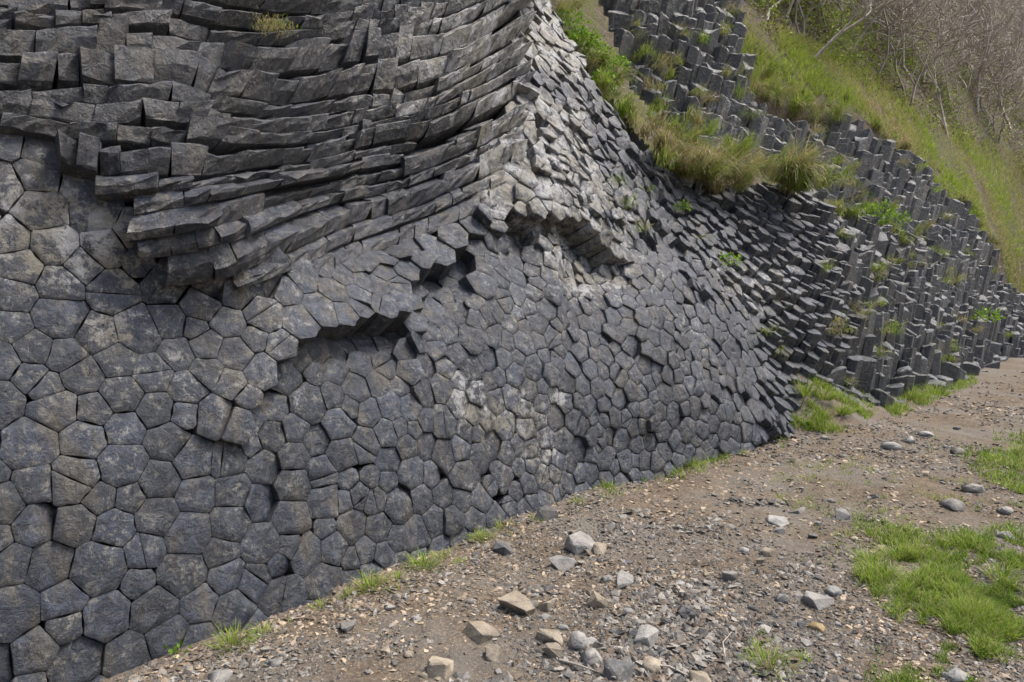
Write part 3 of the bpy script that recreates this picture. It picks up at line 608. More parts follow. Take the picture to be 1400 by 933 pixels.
o = link('bank_grass', blade_mesh('bank_grass', P, rng.uniform(0.03, 0.12, n), rng.uniform(0.006, 0.011, n), hdir(n), rng.uniform(0.1, 0.8, n), rng.uniform(0.3, 1.5, n), rng.uniform(0, 1, n), (rng.uniform(size=n) < 0.2) * rng.uniform(0.4, 1, n)), M['grass'])
tag(o, 'lush green grass on the low bank under the far columns', 'grass', kind='stuff')
# thin grass and weeds scattered at the path edge
FOOT0 = [(210, 905), (340, 858), (520, 778), (700, 696), (830, 648), (1000, 610), (1085, 592), (1085, 604), (1000, 626), (840, 668), (710, 725), (530, 808), (340, 892), (210, 940)]
EDGE = [([(1050, 640), (1330, 560), (1420, 700), (1200, 720), (1170, 900), (1000, 930), (1040, 800)], 0.8), ([(230, 910), (520, 805), (700, 718), (830, 668), (845, 690), (720, 750), (540, 830), (300, 940)], 0.2), (FOOT0, .35)]
P = patch_points(EDGE, 11000, 3.0, 0.2, 71, soft=20.); n = len(P)
o = link('weeds', blade_mesh('weeds', P, rng.uniform(0.02, 0.06, n), rng.uniform(0.003, 0.006, n), hdir(n), rng.uniform(0.2, 0.9, n), rng.uniform(0.2, 1.2, n), rng.uniform(0.3, 1, n), (rng.uniform(size=n) < 0.3) * rng.uniform(0.4, 1, n)), M['grass'])
tag(o, 'thin sparse weeds sprouting between the stones of the path', 'weeds', kind='stuff')
# grass on the hillside
HG = [([(985, 0), (1100, 50), (1200, 100), (1300, 170), (1700, 340), (1700, 500), (1440, 470), (1370, 392), (1290, 268), (1165, 150), (1085, 145), (1030, 120), (1005, 70)], 1.0)]
P = patch_points(HG, 62000, 1.0, -0.75, 81, HILL.P, 10.0); n = len(P)
o = link('slope_grass', blade_mesh('slope_grass', P, rng.uniform(0.06, 0.22, n), rng.uniform(0.012, 0.022, n), unit(hdir(n) + np.array([0.5, -0.5, 0])), rng.uniform(0.1, 0.9, n), rng.uniform(0.4, 1.6, n), rng.uniform(0.5, 1, n), np.clip(0.27 + 0.4 * vnoise(P, 0.9, 83) + rng.uniform(-0.35, 0.45, n), 0, 1)), M['grass'])
tag(o, 'yellow green spring grass covering the slope above the columns', 'grass', kind='stuff')
# dry thatch hanging over the ledge rims
def thatch(name, pts, n, L, out_dir, dry, label, cat='grass tussock', group=None, W=0.012, spread=0.16, droop=(1.4, 2.6)):
    c0 = np.array(pts); nc = max(3, n // 60); seg = rng.uniform(0, len(c0) - 1, nc) if len(c0) > 1 else np.zeros(nc); a = np.floor(seg).astype(int); b = np.minimum(a + 1, len(c0) - 1); f = (seg - a)[:, None]
    c = c0[a] * (1 - f) + c0[b] * f + rng.normal(0, spread, (nc, 3)) * np.array([1, 1, .35]); cl = rng.uniform(.45, 1.15, nc); cd = np.clip(dry + rng.normal(0, .3, nc), 0, 1); co = unit(np.asarray(out_dir) + .8 * hdir(nc)); cn = rng.uniform(.3, 1.5, nc) * (droop[1] - droop[0])
    idx = rng.integers(0, nc, n); base = c[idx] + rng.normal(0, .045, (n, 3)) * np.array([1, 1, .6])
    d = co[idx] + .5 * hdir(n); d[:, 2] = 0; d = unit(d)
    hu = (rng.uniform(size=n) < cd[idx]) * rng.uniform(.5, 1, n)
    o = link(name, blade_mesh(name, base, L * cl[idx] * rng.uniform(.35, 1.1, n), W * rng.uniform(.5, 1.2, n), d, rng.uniform(0, 1.0, n), droop[0] * rng.uniform(.4, 1.1, n) + cn[idx], rng.uniform(0, 1, n), hu, segs=5), M['grass'])
    return tag(o, label, cat, group)
OUT = np.array([0.55, -0.83, 0])
def led(lst, dz=0.0): return [LEDGE.P([x], [y])[0] + np.array([0, 0, dz]) for x, y in lst]
def rim(lst, out=0.12): return [S1.P([x], [y])[0] + OUT * out + np.array([0, 0, .06]) for x, y in lst]
thatch('hanging_tussock', rim([(862, 186), (885, 210), (905, 228), (925, 245)]), 1300, 0.55, OUT, 0.93, 'tangled dry grass tussock hanging over the cliff rim below the leafy greens', droop=(1.3, 2.4))
thatch('hanging_tussock', rim([(940, 250), (965, 258), (990, 262), (1015, 264)]), 1500, 0.65, OUT, 0.88, 'broad shaggy brown grass tussock hanging over the middle of the cliff rim', droop=(1.3, 2.4))
thatch('hanging_tussock', rim([(1035, 255), (1055, 256), (1072, 260), (1082, 268)], .2), 1500, 0.75, OUT, 0.6, 'long drooping yellow green grass tussock at the end of the cliff rim', W=0.014, spread=0.13, droop=(1.3, 2.4))
thatch('grass_clump', led([(800, 70), (815, 105), (835, 140), (852, 165)]), 1100, 0.4, OUT, 0.5, 'mixed green and straw grass clump along the upper cliff edge', 'grass clump')
thatch('grass_clump', led([(900, 165), (940, 190), (990, 215), (1040, 235), (1075, 250)]), 1500, 0.4, OUT, 0.35, 'fresh green and straw grass growing on the ledge behind the hanging tussocks', 'grass clump', spread=0.22, droop=(0.4, 1.4))
thatch('dry_roots', led([(745, -20), (765, 15), (780, 30)]), 500, 0.5, OUT, 0.95, 'dry brown roots and grass dangling at the top of the cliff edge', 'roots', W=0.01)
hp = lambda l: [HILL.P([x], [y])[0] for x, y in l]
thatch('overhanging_turf', hp([(1020, 120), (1045, 140), (1080, 150), (1110, 150), (1140, 148)]), 1700, 0.5, OUT, 0.6, 'shaggy turf overhanging the weathered column band', 'turf', spread=0.2)
thatch('overhanging_turf', hp([(1290, 268), (1310, 290), (1330, 315), (1350, 335), (1365, 360)]), 1300, 0.55, OUT, 0.85, 'straw coloured turf spilling over the slope edge by the lone bare tree', 'turf', spread=0.2)
thatch('overhanging_turf', hp([(1180, 165), (1210, 190), (1240, 210), (1265, 235)]), 900, 0.35, OUT, 0.6, 'thin turf fringe along the tops of the tallest weathered columns', 'turf', spread=0.15)

for lst, lab in (([(1120, 285), (1140, 292), (1160, 300)], 'green tuft on the ledge between the two column bands nearest the hanging tussock'), ([(1190, 312), (1220, 325), (1245, 338)], 'leafy grass strip on the ledge under the tallest weathered columns'), ([(1270, 350), (1300, 365), (1335, 384)], 'straw and green grass strip at the narrow end of the ledge')):
    thatch('ledge_grass', led(lst), 700, 0.3, OUT, 0.4, lab, 'grass clump', spread=.14, droop=(.5, 2.0))
def on_sheet(sh, name, lab, grp, npt, L, seed):
    rn = random.Random(seed); k = 0; xs = [p[0] for p in sh.poly]; ys = [p[1] for p in sh.poly]
    while k < npt:
        x, y = rn.uniform(min(xs), max(xs)), rn.uniform(max(-10, min(ys)), max(ys))
        if in_poly([x], [y], sh.poly)[0] and x < 1400:
            p = sh.P([x], [y])[0] + sh.axis([x], [y])[0] * .1; thatch(name, [p], 90, L, OUT, rn.choice([.2, .5, .8]), lab, 'grass tuft', grp, .009, .07, (.6, 2.2)); k += 1
on_sheet(S3, 'rock_grass', 'wispy grass tuft rooted among the weathered upper columns', 'grass tufts among the weathered columns', 60, .3, 5)
on_sheet(S2, 'rock_grass', 'wispy grass tuft rooted among the standing lower columns', 'grass tufts among the standing columns', 34, .2, 6)

thatch('moss_patch', [S1.P([x], [y])[0] + S1.N([x], [y])[0] * .12 for x, y in ((335, 42), (352, 48), (368, 52))], 420, .05, OUT, 1.0, 'rusty dry moss patch on a ledge of the layered blocks', 'moss', None, .006, .02, (.4, 1.6))['kind'] = 'stuff'
# leafy plants
def leaf_cluster(n, rad, ls, stem=True):
    c = rng.normal(0, 1, (n, 3)); c = unit(c) * (rng.uniform(0.2, 1, n) ** 0.5)[:, None] * rad; c[:, 2] = np.abs(c[:, 2]) * 0.8
    d = unit(c + rng.normal(0, 0.5, (n, 3)) * rad); u = unit(np.cross(d, rng.normal(0, 1, (n, 3)))); l = ls * rng.uniform(0.6, 1.2, n); f = np.cross(d, u)
    V = np.stack([c, c + d * (l * .45)[:, None] + u * (l * .3)[:, None] + f * (l * .06)[:, None], c + d * l[:, None] - f * (l * .1)[:, None], c + d * (l * .45)[:, None] - u * (l * .3)[:, None] + f * (l * .06)[:, None]], 1)
    i = np.arange(n)[:, None] * 4; t = rng.uniform(0, 1, n)
    return mesh_np('leaves', V.reshape(-1, 3), [np.concatenate([i + np.array([[0, 1, 2]]), i + np.array([[0, 2, 3]])])], {'tint': np.repeat(t, 4), 'hue': np.repeat((rng.uniform(size=n) < 0.15) * 0.6, 4)}, True)
def surf(sheet, px, py, out=0.03): return sheet.P([px], [py])[0] + sheet.N([px], [py])[0] * out
def stems_mesh(rad, n=6):
    V, F = [], []
    for k in range(n):
        a = k / n * 6.28 + random.random(); tip = np.array([math.cos(a) * rad * .7, math.sin(a) * rad * .7, rad * .7]); b = len(V)
        for p, w in ((np.array([0, 0, -0.04]), .004), (tip, .0015)):
            V += [p + np.array([w * math.cos(q), w * math.sin(q), 0]) for q in (0, 2.1, 4.2)]
        F += [(b + i, b + (i + 1) % 3, b + 3 + (i + 1) % 3, b + 3 + i) for i in range(3)]
    return mesh_np('stems', np.array(V), [np.array(F)], {'tint': np.full(len(V), .2), 'hue': np.full(len(V), .5)}, True)
def plant(loc, rad, n, ls, label, group=None):
    e = empty('leafy_plant', tuple(loc)); tag(e, label, 'plant', group)
    link('leaves', leaf_cluster(n, rad, ls), M['leaf'], e); link('stems', stems_mesh(rad), M['leaf'], e); return e
for k, (x, y, rd) in enumerate([(778, 48, .28), (800, 75, .3), (815, 95, .28), (790, 68, .22), (838, 100, .22), (826, 125, .24)]):
    p = led([(x, y)], 0.05)[0]; plant(p, rd, 260, .06, 'bushy bright green leafy plant on the upper edge of the cliff', 'bright green plants along the upper cliff edge')
plant(surf(S1, 990, 365, .06), .15, 70, .05, 'small leafy plant rooted in the middle of the slanting columns')
plant(surf(S1, 928, 292, .06), .12, 50, .045, 'small plant under the hanging dry tussock')
for x, y, L, dry, lab in ((838, 250, .14, .1, 'yellow green grass sprig in a joint near the cliff shoulder'), (855, 285, .2, .2, 'trailing grass sprig on the cliff shoulder'), (872, 318, .16, .3, 'thin grass sprig below the trailing one on the cliff shoulder'), (822, 320, .14, .35, 'mossy grass cushion under the overhanging blocks'), (885, 262, .12, .2, 'short sprig in a joint just under the rim'), (1040, 455, .16, .2, 'thin grass low between the slanting columns'), (960, 330, .12, .3, 'tiny grass sprig between slanting column ends'), (1062, 480, .14, .3, 'grass wisp above the grassy bank')):
    thatch('grass_sprig', [surf(S1, x, y, .04)], 60, L, OUT, dry, lab, 'grass tuft', None, .006, .05, (.4, 1.8))
plant(surf(S2, 1195, 300, .1), .3, 200, .06, 'leafy green plant on the ledge of the standing columns')
plant(surf(S2, 1215, 310, .1), .25, 160, .06, 'spreading green plant beside the ledge of the standing columns')
plant(surf(S2, 1320, 300, .1), .25, 140, .06, 'pale green plant near the upper end of the colonnade')
plant(ground_point(np.array(240.), np.array(893.)), .05, 14, .03, 'tiny lime green seedling at the foot of the cliff wall')
plant(surf(S2, 1340, 440, .1), .3, 180, .07, 'bush of green leaves at the far end of the outcrop')

# grass tufts along the cliff foot
TUFTS = [(580, 775, .13, 'green grass tuft at the cliff foot beside bare soil'), (510, 803, .13, None), (660, 738, .11, None), (688, 722, .10, None), (318, 885, .14, None), (845, 660, .1, None), (895, 652, .1, None), (930, 642, .11, None), (970, 631, .1, None), (1015, 621, .1, None), (603, 762, .08, None), (545, 792, .08, None), (478, 815, .08, None), (360, 868, .1, None), (735, 712, .08, None), (790, 688, .09, None), (830, 668, .12, None), (870, 656, .12, None), (915, 648, .12, None), (950, 636, .13, None), (985, 627, .12, None), (1052, 915, .14, None), (1100, 520, .28, None), (1075, 505, .26, None), (1125, 545, .22, None), (1150, 565, .2, None),
         (630, 770, .07, None), (440, 830, .07, None), (1245, 545, .3, None), (1280, 540, .3, None), (1210, 790, .16, None), (1190, 770, .15, None), (1225, 765, .15, None), (1250, 800, .13, None), (1370, 790, .14, None), (1390, 620, .16, None)]
for k, (x, y, L, lab) in enumerate(TUFTS):
    p = ground_point(np.array(float(x)), np.array(float(y))); n = 150 if L > .1 else 60
    if 1050 < x < 1300 and y < 580: pass
    o = link('grass_tuft', tuft_mesh('grass_tuft', n, L, .005 if y > 600 else .011, L * .5, .2 if y < 800 or x > 1100 else .35, .7), M['grass']); o.location = p
    if y >= 640 and x < 1060: tag(o, 'spiky green grass tuft sprouting at the foot of the dark wall', 'grass tuft', 'grass tufts along the foot of the dark wall')
    elif y < 640: tag(o, 'lush grass tuft below the slanting and standing columns', 'grass tuft', 'grass tufts under the far columns')
    else: tag(o, 'thick bright grass tuft standing above the short turf', 'grass tuft', 'thick tufts in the short turf')

# ------------------------------------------------------------------ bare shrubs and trees
def branch_mesh(seed, h, spread, levels, kids, r0, bend=0.25, lean=(0, 0)):
    rn = random.Random(seed); tv, tf, wv, wf = [], [], [], []
    def tube(p, q, ra, rb, V, F):
        d = (q - p).normalized(); u = d.orthogonal().normalized(); w = d.cross(u); b = len(V)
        for c, r in ((p, ra), (q, rb)):
            for k in range(3): a = k * 2.094; V.append(tuple(c + (u * math.cos(a) + w * math.sin(a)) * r))
        for k in range(3): F.append((b + k, b + (k + 1) % 3, b + 3 + (k + 1) % 3, b + 3 + k))
    def grow(p, d, L, r, lv):
        V, F = (tv, tf) if lv == 0 else (wv, wf); n = 4 if lv < 2 else 3
        for k in range(n):
            d = (d + Vector((rn.gauss(0, bend), rn.gauss(0, bend), rn.gauss(0, bend) * .5 + .06))).normalized(); q = p + d * (L / n); r2 = r * (1 - .18)
            tube(p, q, r, r2, V, F); p, r = q, r2
            if lv < levels:
                for _ in range(kids if k else max(1, kids - 1)):
                    if rn.random() < (.8 if lv < 2 else .55):
                        sd = (d + Vector((rn.gauss(0, spread), rn.gauss(0, spread), rn.gauss(0, spread * .6)))).normalized(); grow(p, sd, L * rn.uniform(.4, .7), max(r * .7, .0105), lv + 1)
    for s_ in range(rn.randint(1, 4) if spread > .6 else 1): grow(Vector((rn.gauss(0, .05), rn.gauss(0, .05), -.1)), Vector((lean[0] + rn.gauss(0, .3), lean[1] + rn.gauss(0, .3), 1)).normalized(), h, r0, 0)
    mk = lambda nm, V, F: mesh_np(nm, np.array(V), [np.array(F)], smooth=True)
    return mk('trunk', tv, tf), mk('crown', wv, wf)
PROTO = [branch_mesh(s_, h, .8, 3, 2, .032) for s_, h in ((1, 1.7), (2, 2.1), (3, 1.9), (4, 2.4), (5, 1.6))]
def shrub(p, proto, sc, rz, label, cat, group=None, name='bare_shrub'):
    e = empty(name, tuple(p)); e.scale = (sc,) * 3; e.rotation_euler = (0, 0, rz); tag(e, label, cat, group)
    link('trunk', proto[0], M['bark'], e); link('crown', proto[1], M['bark'], e); return e
spots = []
while len(spots) < 60:
    x, y = random.uniform(1010, 1440), random.uniform(-120, 260)
    if y > 20 + (x - 1040) * .62 or y < -160 + (x - 1010) * 0.1: continue
    if all((x - a) ** 2 + ((y - b) * 1.3) ** 2 > 31 ** 2 for a, b in spots): spots.append((x, y))
for k, (x, y) in enumerate(spots):
    p = HILL.P([x], [y])[0]; shrub(p, PROTO[k % 5], random.uniform(.75, 1.25), random.uniform(0, 6.28), 'grey brown leafless shrub in the twiggy thicket on the hillside', 'shrub', 'leafless shrubs of the hillside thicket')
shrub(HILL.P([1302], [205])[0], branch_mesh(21, 2.6, .5, 3, 2, .05), 1.0, .4, 'slender bare tree standing alone on the green slope', 'tree', name='bare_tree')
shrub(HILL.P([1345], [250])[0], branch_mesh(22, 2.0, .45, 2, 2, .03), 1.0, 2.0, 'thin bare sapling below the lone slender tree', 'tree', name='bare_sapling')
shrub(HILL.P([1105], [75])[0], branch_mesh(23, 2.4, .5, 3, 2, .045, lean=(1.2, 0.1)), 1.0, 0, 'bare tree leaning out sideways over the slope grass', 'tree', name='bare_tree')
shrub(HILL.P([1048], [25])[0], branch_mesh(24, 2.4, .4, 2, 2, .05), 1.0, 0, 'upright bare tree by the edge of the weathered columns', 'tree', name='bare_tree')
TREES = [branch_mesh(s_, 2.6, .42, 3, 2, .055, .18) for s_ in (31, 32, 33)]
for k, (x, y) in enumerate([(1075, 20), (1130, 40), (1175, 75), (1215, 60), (1250, 110), (1290, 95), (1335, 150), (1370, 120), (1390, 190), (1180, 10), (1310, 30)]):
    shrub(HILL.P([x], [y])[0], TREES[k % 3], random.uniform(.7, 1.1), random.uniform(0, 6.28), 'pale stemmed bare young tree rising out of the thicket', 'tree', 'young trees in the thicket', 'bare_tree')
# green undergrowth and dead leaves low in the thicket (uncountable)
def undergrowth(name, poly, n, hmax, ls, thr, mat, label, hue):
    P = patch_points([(poly, 1.0)], n, 1.2, thr, 87, HILL.P, 20.0); n = len(P); P = P + np.array([0, 0, 1.0]) * (rng.uniform(0, 1, n) ** 2 * hmax)[:, None]
    d = unit(rng.normal(0, 1, (n, 3))); u = unit(np.cross(d, rng.normal(0, 1, (n, 3)))); l = (ls * rng.uniform(.5, 1.3, n))[:, None]
    V = np.stack([P, P + d * l * .45 + u * l * .3, P + d * l, P + d * l * .45 - u * l * .3], 1); i = np.arange(n)[:, None] * 4
    tag(link(name, mesh_np(name, V.reshape(-1, 3), [i + np.array([[0, 1, 2, 3]])], {'tint': np.repeat(rng.uniform(0, 1, n), 4), 'hue': np.repeat(np.clip(hue + rng.uniform(-.3, .3, n), 0, 1), 4)}, True), M[mat]), label, 'undergrowth', kind='stuff')
undergrowth('undergrowth', [(985, -30), (1130, -30), (1420, 150), (1420, 240), (1300, 190), (1100, 70), (1040, 50)], 17000, 1.0, .065, -.1, 'leaf', 'sparse yellow green undergrowth among the bare shrubs', .35)
undergrowth('hillside_litter', [(1000, -100), (1440, -100), (1440, 260), (1300, 200), (1150, 110), (1040, 50)], 36000, .1, .06, -0.8, 'litter', 'brown dead leaf litter covering the ground of the thicket', 0)
# ------------------------------------------------------------------ stones on the path
def stone_mesh(seed, sx, sy, sz, angular=0.5):
    rn = random.Random(seed); bm = bmesh.new()
    for _ in range(13 if angular > .4 else 26):
        v = Vector((rn.gauss(0, 1), rn.gauss(0, 1), rn.gauss(0, 1))).normalized()
        if angular > .4: v = Vector([math.copysign(abs(c) ** .6, c) for c in v]) * rn.uniform(.7, 1.0)
        bm.verts.new((v.x * sx / 2, v.y * sy / 2, v.z * sz / 2))
    g = bmesh.ops.convex_hull(bm, input=bm.verts); bmesh.ops.delete(bm, geom=[v for v in bm.verts if not v.link_faces], context='VERTS')
    bmesh.ops.dissolve_limit(bm, angle_limit=R(14), verts=bm.verts, edges=bm.edges)
    bmesh.ops.bevel(bm, geom=list(bm.edges), offset=min(sx, sy, sz) * (.05 if angular > .4 else .14), segments=1 if angular > .4 else 2, affect='EDGES', clamp_overlap=True)
    bmesh.ops.triangulate(bm, faces=bm.faces); 
    for v in bm.verts: v.co += v.normal * rn.gauss(0, min(sx, sz) * .012)
    me = bpy.data.meshes.new('stone'); bm.to_mesh(me); bm.free()
    if angular <= .4: me.polygons.foreach_set('use_smooth', np.ones(len(me.polygons), bool))
    return me
STONES = [(748, 700, 40, 32, 'dark', .8, 'dark square basalt block lying against the cliff foot'), (690, 744, 36, 34, 'dark', .8, 'dark wedge shaped stone beside a grass tuft at the cliff foot'), (797, 740, 46, 32, 'grey', .8, 'grey angular slab with a pale crusted rim near the cliff foot'),
    (822, 750, 30, 20, 'tan', .6, 'small lichen crusted stone touching the grey angular slab'), (703, 828, 50, 34, 'tan', .8, 'large brown topped block sunk in the middle of the path'), (748, 824, 28, 26, 'tan', .7, 'smooth brown stone next to the sunken brown topped block'), (815, 822, 32, 28, 'tan', .8, 'square tan stone standing proud of the path'),
    (655, 864, 52, 28, 'tan', .6, 'wide flat tan stone beside a small upright brown stone'), (674, 890, 28, 34, 'tan', .7, 'small upright brown stone beside the wide flat tan stone'), (600, 910, 44, 40, 'tan', .9, 'triangular tan stone pointing out of the soil'), (752, 872, 40, 22, 'tan', .5, 'brown lump of stone half buried beside the rounded grey cobble'),
    (757, 890, 32, 26, 'tan', .7, 'rough brown stone below the half buried lump'), (790, 876, 38, 30, 'pale', .2, 'rounded light grey cobble with smooth top'), (810, 899, 32, 28, 'grey', .3, 'grey cobble tucked below the rounded light cobble'), (848, 914, 44, 46, 'dark', .9, 'large dark pyramid shaped basalt stone'),
    (886, 872, 44, 36, 'pale', .6, 'large pale angular stone in the rubble cluster'), (893, 908, 34, 26, 'tan', .4, 'brown stone in the rubble beside the dark pyramid stone'), (866, 868, 20, 16, 'dark', .4, 'small dark cobble touching the large pale angular stone'), (905, 890, 18, 14, 'dark', .3, 'small blue grey pebble below the large pale angular stone'),
    (855, 790, 38, 22, 'pale', .6, 'flat pale stone alone in the middle of the path'), (768, 770, 44, 26, 'grey', .6, 'grey flat stone below the angular slab'), (938, 838, 28, 24, 'dark', .3, 'rounded blue grey cobble with a pebble beside it'), (966, 832, 12, 10, 'pale', .3, 'white pebble beside the rounded blue grey cobble'), (1120, 821, 40, 22, 'pale', .6, 'flat light slab near the turf with a smaller slab touching it'),
    (1142, 808, 24, 14, 'pale', .4, 'smaller light slab touching the flat light slab'), (1071, 818, 20, 14, 'grey', .3, 'small round grey stone by thin weeds'), (1118, 858, 22, 13, 'ochre', .3, 'ochre coloured stone below the flat light slab'), (1052, 754, 26, 18, 'tan', .7, 'brown stone resting on a second one in the path'), (1040, 766, 18, 14, 'tan', .6, 'second brown stone under the resting one'),
    (1000, 787, 24, 20, 'grey', .7, 'half sunk grey stone with a flat upper face'), (950, 767, 20, 16, 'tan', .8, 'small square tan stone alone in the path'), (1065, 712, 36, 15, 'pale', .5, 'long pale flat stone in the far path'), (1064, 724, 24, 12, 'pale', .5, 'short pale flat stone below the long one'), (1090, 695, 26, 14, 'grey', .5, 'grey flat stone behind the long pale one'),
    (1152, 702, 32, 24, 'grey', .9, 'sharp grey stone sticking up at the turf edge'), (1335, 667, 28, 16, 'grey', .2, 'smooth blue grey boulder by the turf'), (1306, 691, 36, 16, 'grey', .4, 'long grey stone below the smooth boulder'), (1378, 698, 24, 12, 'grey', .3, 'rounded grey stone at the turf beyond the long stone'), (1382, 733, 28, 13, 'pale', .4, 'pale flat stone between turf patches'),
    (1222, 611, 26, 9, 'pale', .4, 'pale flat stone where the path narrows below the columns'), (1244, 602, 24, 8, 'pale', .4, 'white flat stone just behind the pale one'), (1268, 594, 18, 7, 'pale', .4, 'small white stone on the narrow path below the columns'), (1312, 617, 22, 9, 'grey', .4, 'low grey stone in the narrow path'), (1130, 599, 14, 6, 'pale', .4, 'little pale stone near the grassy cliff foot'),
    (958, 928, 34, 22, 'tan', .5, 'warm brown stone among dark gravel'), (1024, 908, 20, 22, 'grey', .6, 'upright blue grey stone beside a spiky tuft'), (1314, 926, 34, 16, 'pale', .3, 'smooth light stone set in the turf'), (1296, 924, 14, 10, 'pale', .2, 'round white pebble touching the smooth light stone'), (300, 926, 36, 14, 'pale', .3, 'long pale pebble near the wall foot'), (475, 857, 28, 16, 'grey', .6, 'grey stone on bare soil near the wall'), (535, 832, 16, 10, 'pale', .6, 'small white chip by the grass tufts at the wall'), (360, 890, 18, 12, 'grey', .5, 'small grey chip by the corner of the wall')]
def put_stone(k, x, y, w, h, kind, ang, label, group=None, name='stone'):
    p = ground_point(np.array(float(x)), np.array(y + h * .35)); z = (p - CAM) @ FWD; sx = w * z / FPX; sz = max(h * z / FPX * .85, sx * .3)
    if y < 720 and h < w * .6: sz = sx * .45
    me = stone_mesh(1000 + k, sx * 1.12, sx * random.uniform(.8, 1.15), sz * 1.25, ang)
    o = link(name, me, M['rock_' + kind]); o.location = (p[0], p[1] + sx * .2, p[2] + sz * .16); o.rotation_euler = (0, 0, random.uniform(0, 6.28))
    tag(o, label, 'stone', group)
for k, sdef in enumerate(STONES): put_stone(k, *sdef)
PATHPOLY = [(300, 945), (520, 830), (700, 745), (860, 690), (1040, 635), (1200, 590), (1330, 545), (1390, 560), (1290, 660), (1180, 720), (1150, 800), (1180, 940), (600, 960)]
k = 0; taken = [(s_[0], s_[1]) for s_ in STONES]
while k < 130:
    x, y = random.uniform(300, 1390), random.uniform(545, 945)
    if not in_poly([x], [y], PATHPOLY)[0] or any((x - a) ** 2 + (y - b) ** 2 < 16 ** 2 for a, b in taken): continue
    if x < 780 and random.random() < .45: continue
    w = random.uniform(8, 19) * np.interp(y, [550, 750, 940], [.6, .85, 1.1]); kind = random.choice(['grey', 'grey', 'pale', 'tan', 'dark']); taken.append((x, y))
    put_stone(200 + k, x, y, w, w * .55, kind, random.choice([.3, .6, .8, .9]), {'grey': 'small grey stone half sunk in the path gravel', 'pale': 'small pale stone half sunk in the path gravel', 'tan': 'small tan stone half sunk in the path gravel', 'dark': 'small dark stone half sunk in the path gravel'}[kind], 'small %s stones strewn over the path' % kind); k += 1

# gravel chips and dry leaf bits (uncountable)
def scatter(name, n, poly, smin, smax, flat, mat, label, cat, seed, huep, thr=-9, lift=.3):
    xs = [p[0] for p in poly]; ys = [p[1] for p in poly]; px = rng.uniform(min(xs), max(xs), n * 4); py = rng.uniform(min(ys), max(ys), n * 4); k = in_poly(px, py, poly); P = ground_point(px[k], py[k])
    v = vnoise(P[:, :2], 1.6, seed) + .7 * vnoise(P[:, :2], 4.5, seed + 1); P = P[v > thr + rng.normal(0, .35, len(v))][:n]; n = len(P)
    T = np.array([(1, 0, 0), (0, 1, 0), (-1, 0, 0), (0, -1, 0), (.1, .1, 1), (0, 0, -1)], float); V = T[None] + rng.normal(0, .25, (n, 6, 3))
    d = np.linalg.norm(P - CAM, axis=1); s_ = (smin + (smax - smin) * rng.uniform(0, 1, n) ** 2.6) * np.clip(d / 4.5, 1, 2.0)
    V = V * (s_[:, None, None] * np.stack([np.ones(n), rng.uniform(.45, 1, n), flat * rng.uniform(.6, 1.2, n)], -1)[:, None, :])
    a = rng.uniform(0, 6.283, n); ca, sa = np.cos(a)[:, None], np.sin(a)[:, None]; tx, ty = rng.normal(0, .25, (2, n, 1))
    X, Y, Z = V[..., 0], V[..., 1], V[..., 2]; W = np.stack([X * ca - Y * sa, X * sa + Y * ca, Z + X * tx + Y * ty], -1) + P[:, None] + (s_ * flat * lift)[:, None, None] * np.array([0, 0, 1])
    f = np.array([(0, 1, 4), (1, 2, 4), (2, 3, 4), (3, 0, 4), (1, 0, 5), (2, 1, 5), (3, 2, 5), (0, 3, 5)]); F = (np.arange(n)[:, None, None] * 6 + f[None]).reshape(-1, 3)
    t = rng.uniform(0, 1, n) ** 1.5; hu = (rng.uniform(size=n) < huep) * rng.uniform(.4, 1, n)
    tag(link(name, mesh_np(name, W.reshape(-1, 3), [F], {'tint': np.repeat(t, 6), 'hue': np.repeat(hu, 6)}, False), M[mat]), label, cat, kind='stuff')
GP = [(120, 960), (200, 918), (330, 868), (520, 785), (700, 700), (830, 650), (1000, 612), (1080, 592), (1200, 575), (1340, 520), (1460, 490), (1900, 480), (1900, 960)]
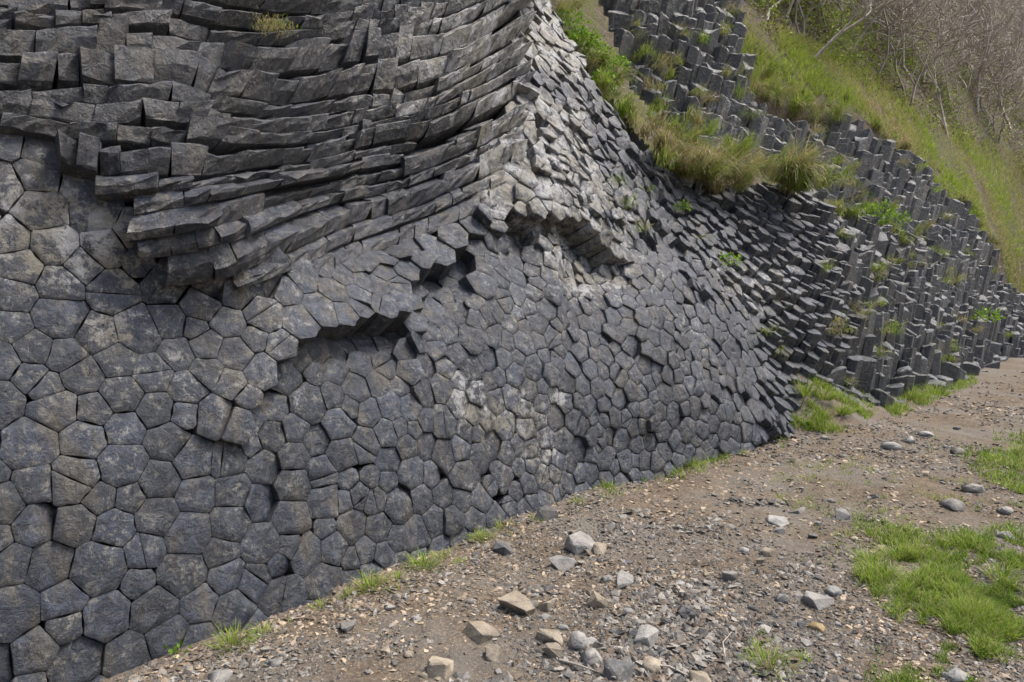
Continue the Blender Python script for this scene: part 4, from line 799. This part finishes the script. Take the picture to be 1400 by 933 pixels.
scatter('gravel', 62000, GP, .003, .017, .5, 'chips', 'loose grey and tan gravel chips covering the path', 'gravel', 91, .35, -.1)
scatter('coarse_gravel', 6500, [(560, 950), (700, 800), (850, 700), (1000, 680), (1160, 690), (1120, 800), (1150, 950)], .01, .034, .5, 'chips', 'coarse angular gravel strewn along the middle of the path', 'gravel', 93, .35, .45)
scatter('leaf_litter', 13000, GP, .006, .02, .12, 'litter', 'dry brown leaf fragments scattered over the soil', 'leaf litter', 95, .0, .15, 1.5)

FOOT = [(90, 968), (210, 905), (340, 858), (520, 778), (700, 696), (830, 648), (1000, 610), (1085, 592), (1090, 606), (1000, 634), (850, 678), (720, 745), (540, 830), (340, 915), (210, 965)]
scatter('foot_gravel', 9000, FOOT, .003, .026, .5, 'chips', 'fine gravel and soil crumbs banked against the wall foot', 'gravel', 97, .6, -1.2)
scatter('foot_litter', 4500, FOOT, .006, .02, .12, 'litter', 'dead leaf scraps gathered along the wall foot', 'leaf litter', 98, .0, -.5, 1.5)
# fallen twigs on the path
def twig(pts, r, label):
    P = [ground_point(np.array(float(x)), np.array(float(y))) + np.array([0, 0, .012 + .01 * (i % 2)]) for i, (x, y) in enumerate(pts)]; V, F = [], []
    for i, p in enumerate(P):
        d = Vector(P[min(i + 1, len(P) - 1)] - P[max(i - 1, 0)]).normalized(); u = d.orthogonal().normalized(); w = d.cross(u); rr = r * (1 - .6 * i / len(P))
        V += [tuple(Vector(p) + (u * math.cos(a) + w * math.sin(a)) * rr) for a in (0, 1.26, 2.51, 3.77, 5.03)]
    for i in range(len(P) - 1): F += [(i * 5 + k, i * 5 + (k + 1) % 5, i * 5 + 5 + (k + 1) % 5, i * 5 + 5 + k) for k in range(5)]
    tag(link('fallen_twig', mesh_np('fallen_twig', np.array(V), [np.array(F)], smooth=True), M['bark']), label, 'twig')
twig([(765, 906), (790, 916), (815, 922), (842, 934)], .006, 'thin bare twig lying before the dark pyramid stone')
twig([(992, 905), (988, 885), (1000, 868)], .004, 'short curved twig on the dark gravel')
twig([(880, 912), (915, 918), (945, 930)], .006, 'straight twig lying between rubble stones')
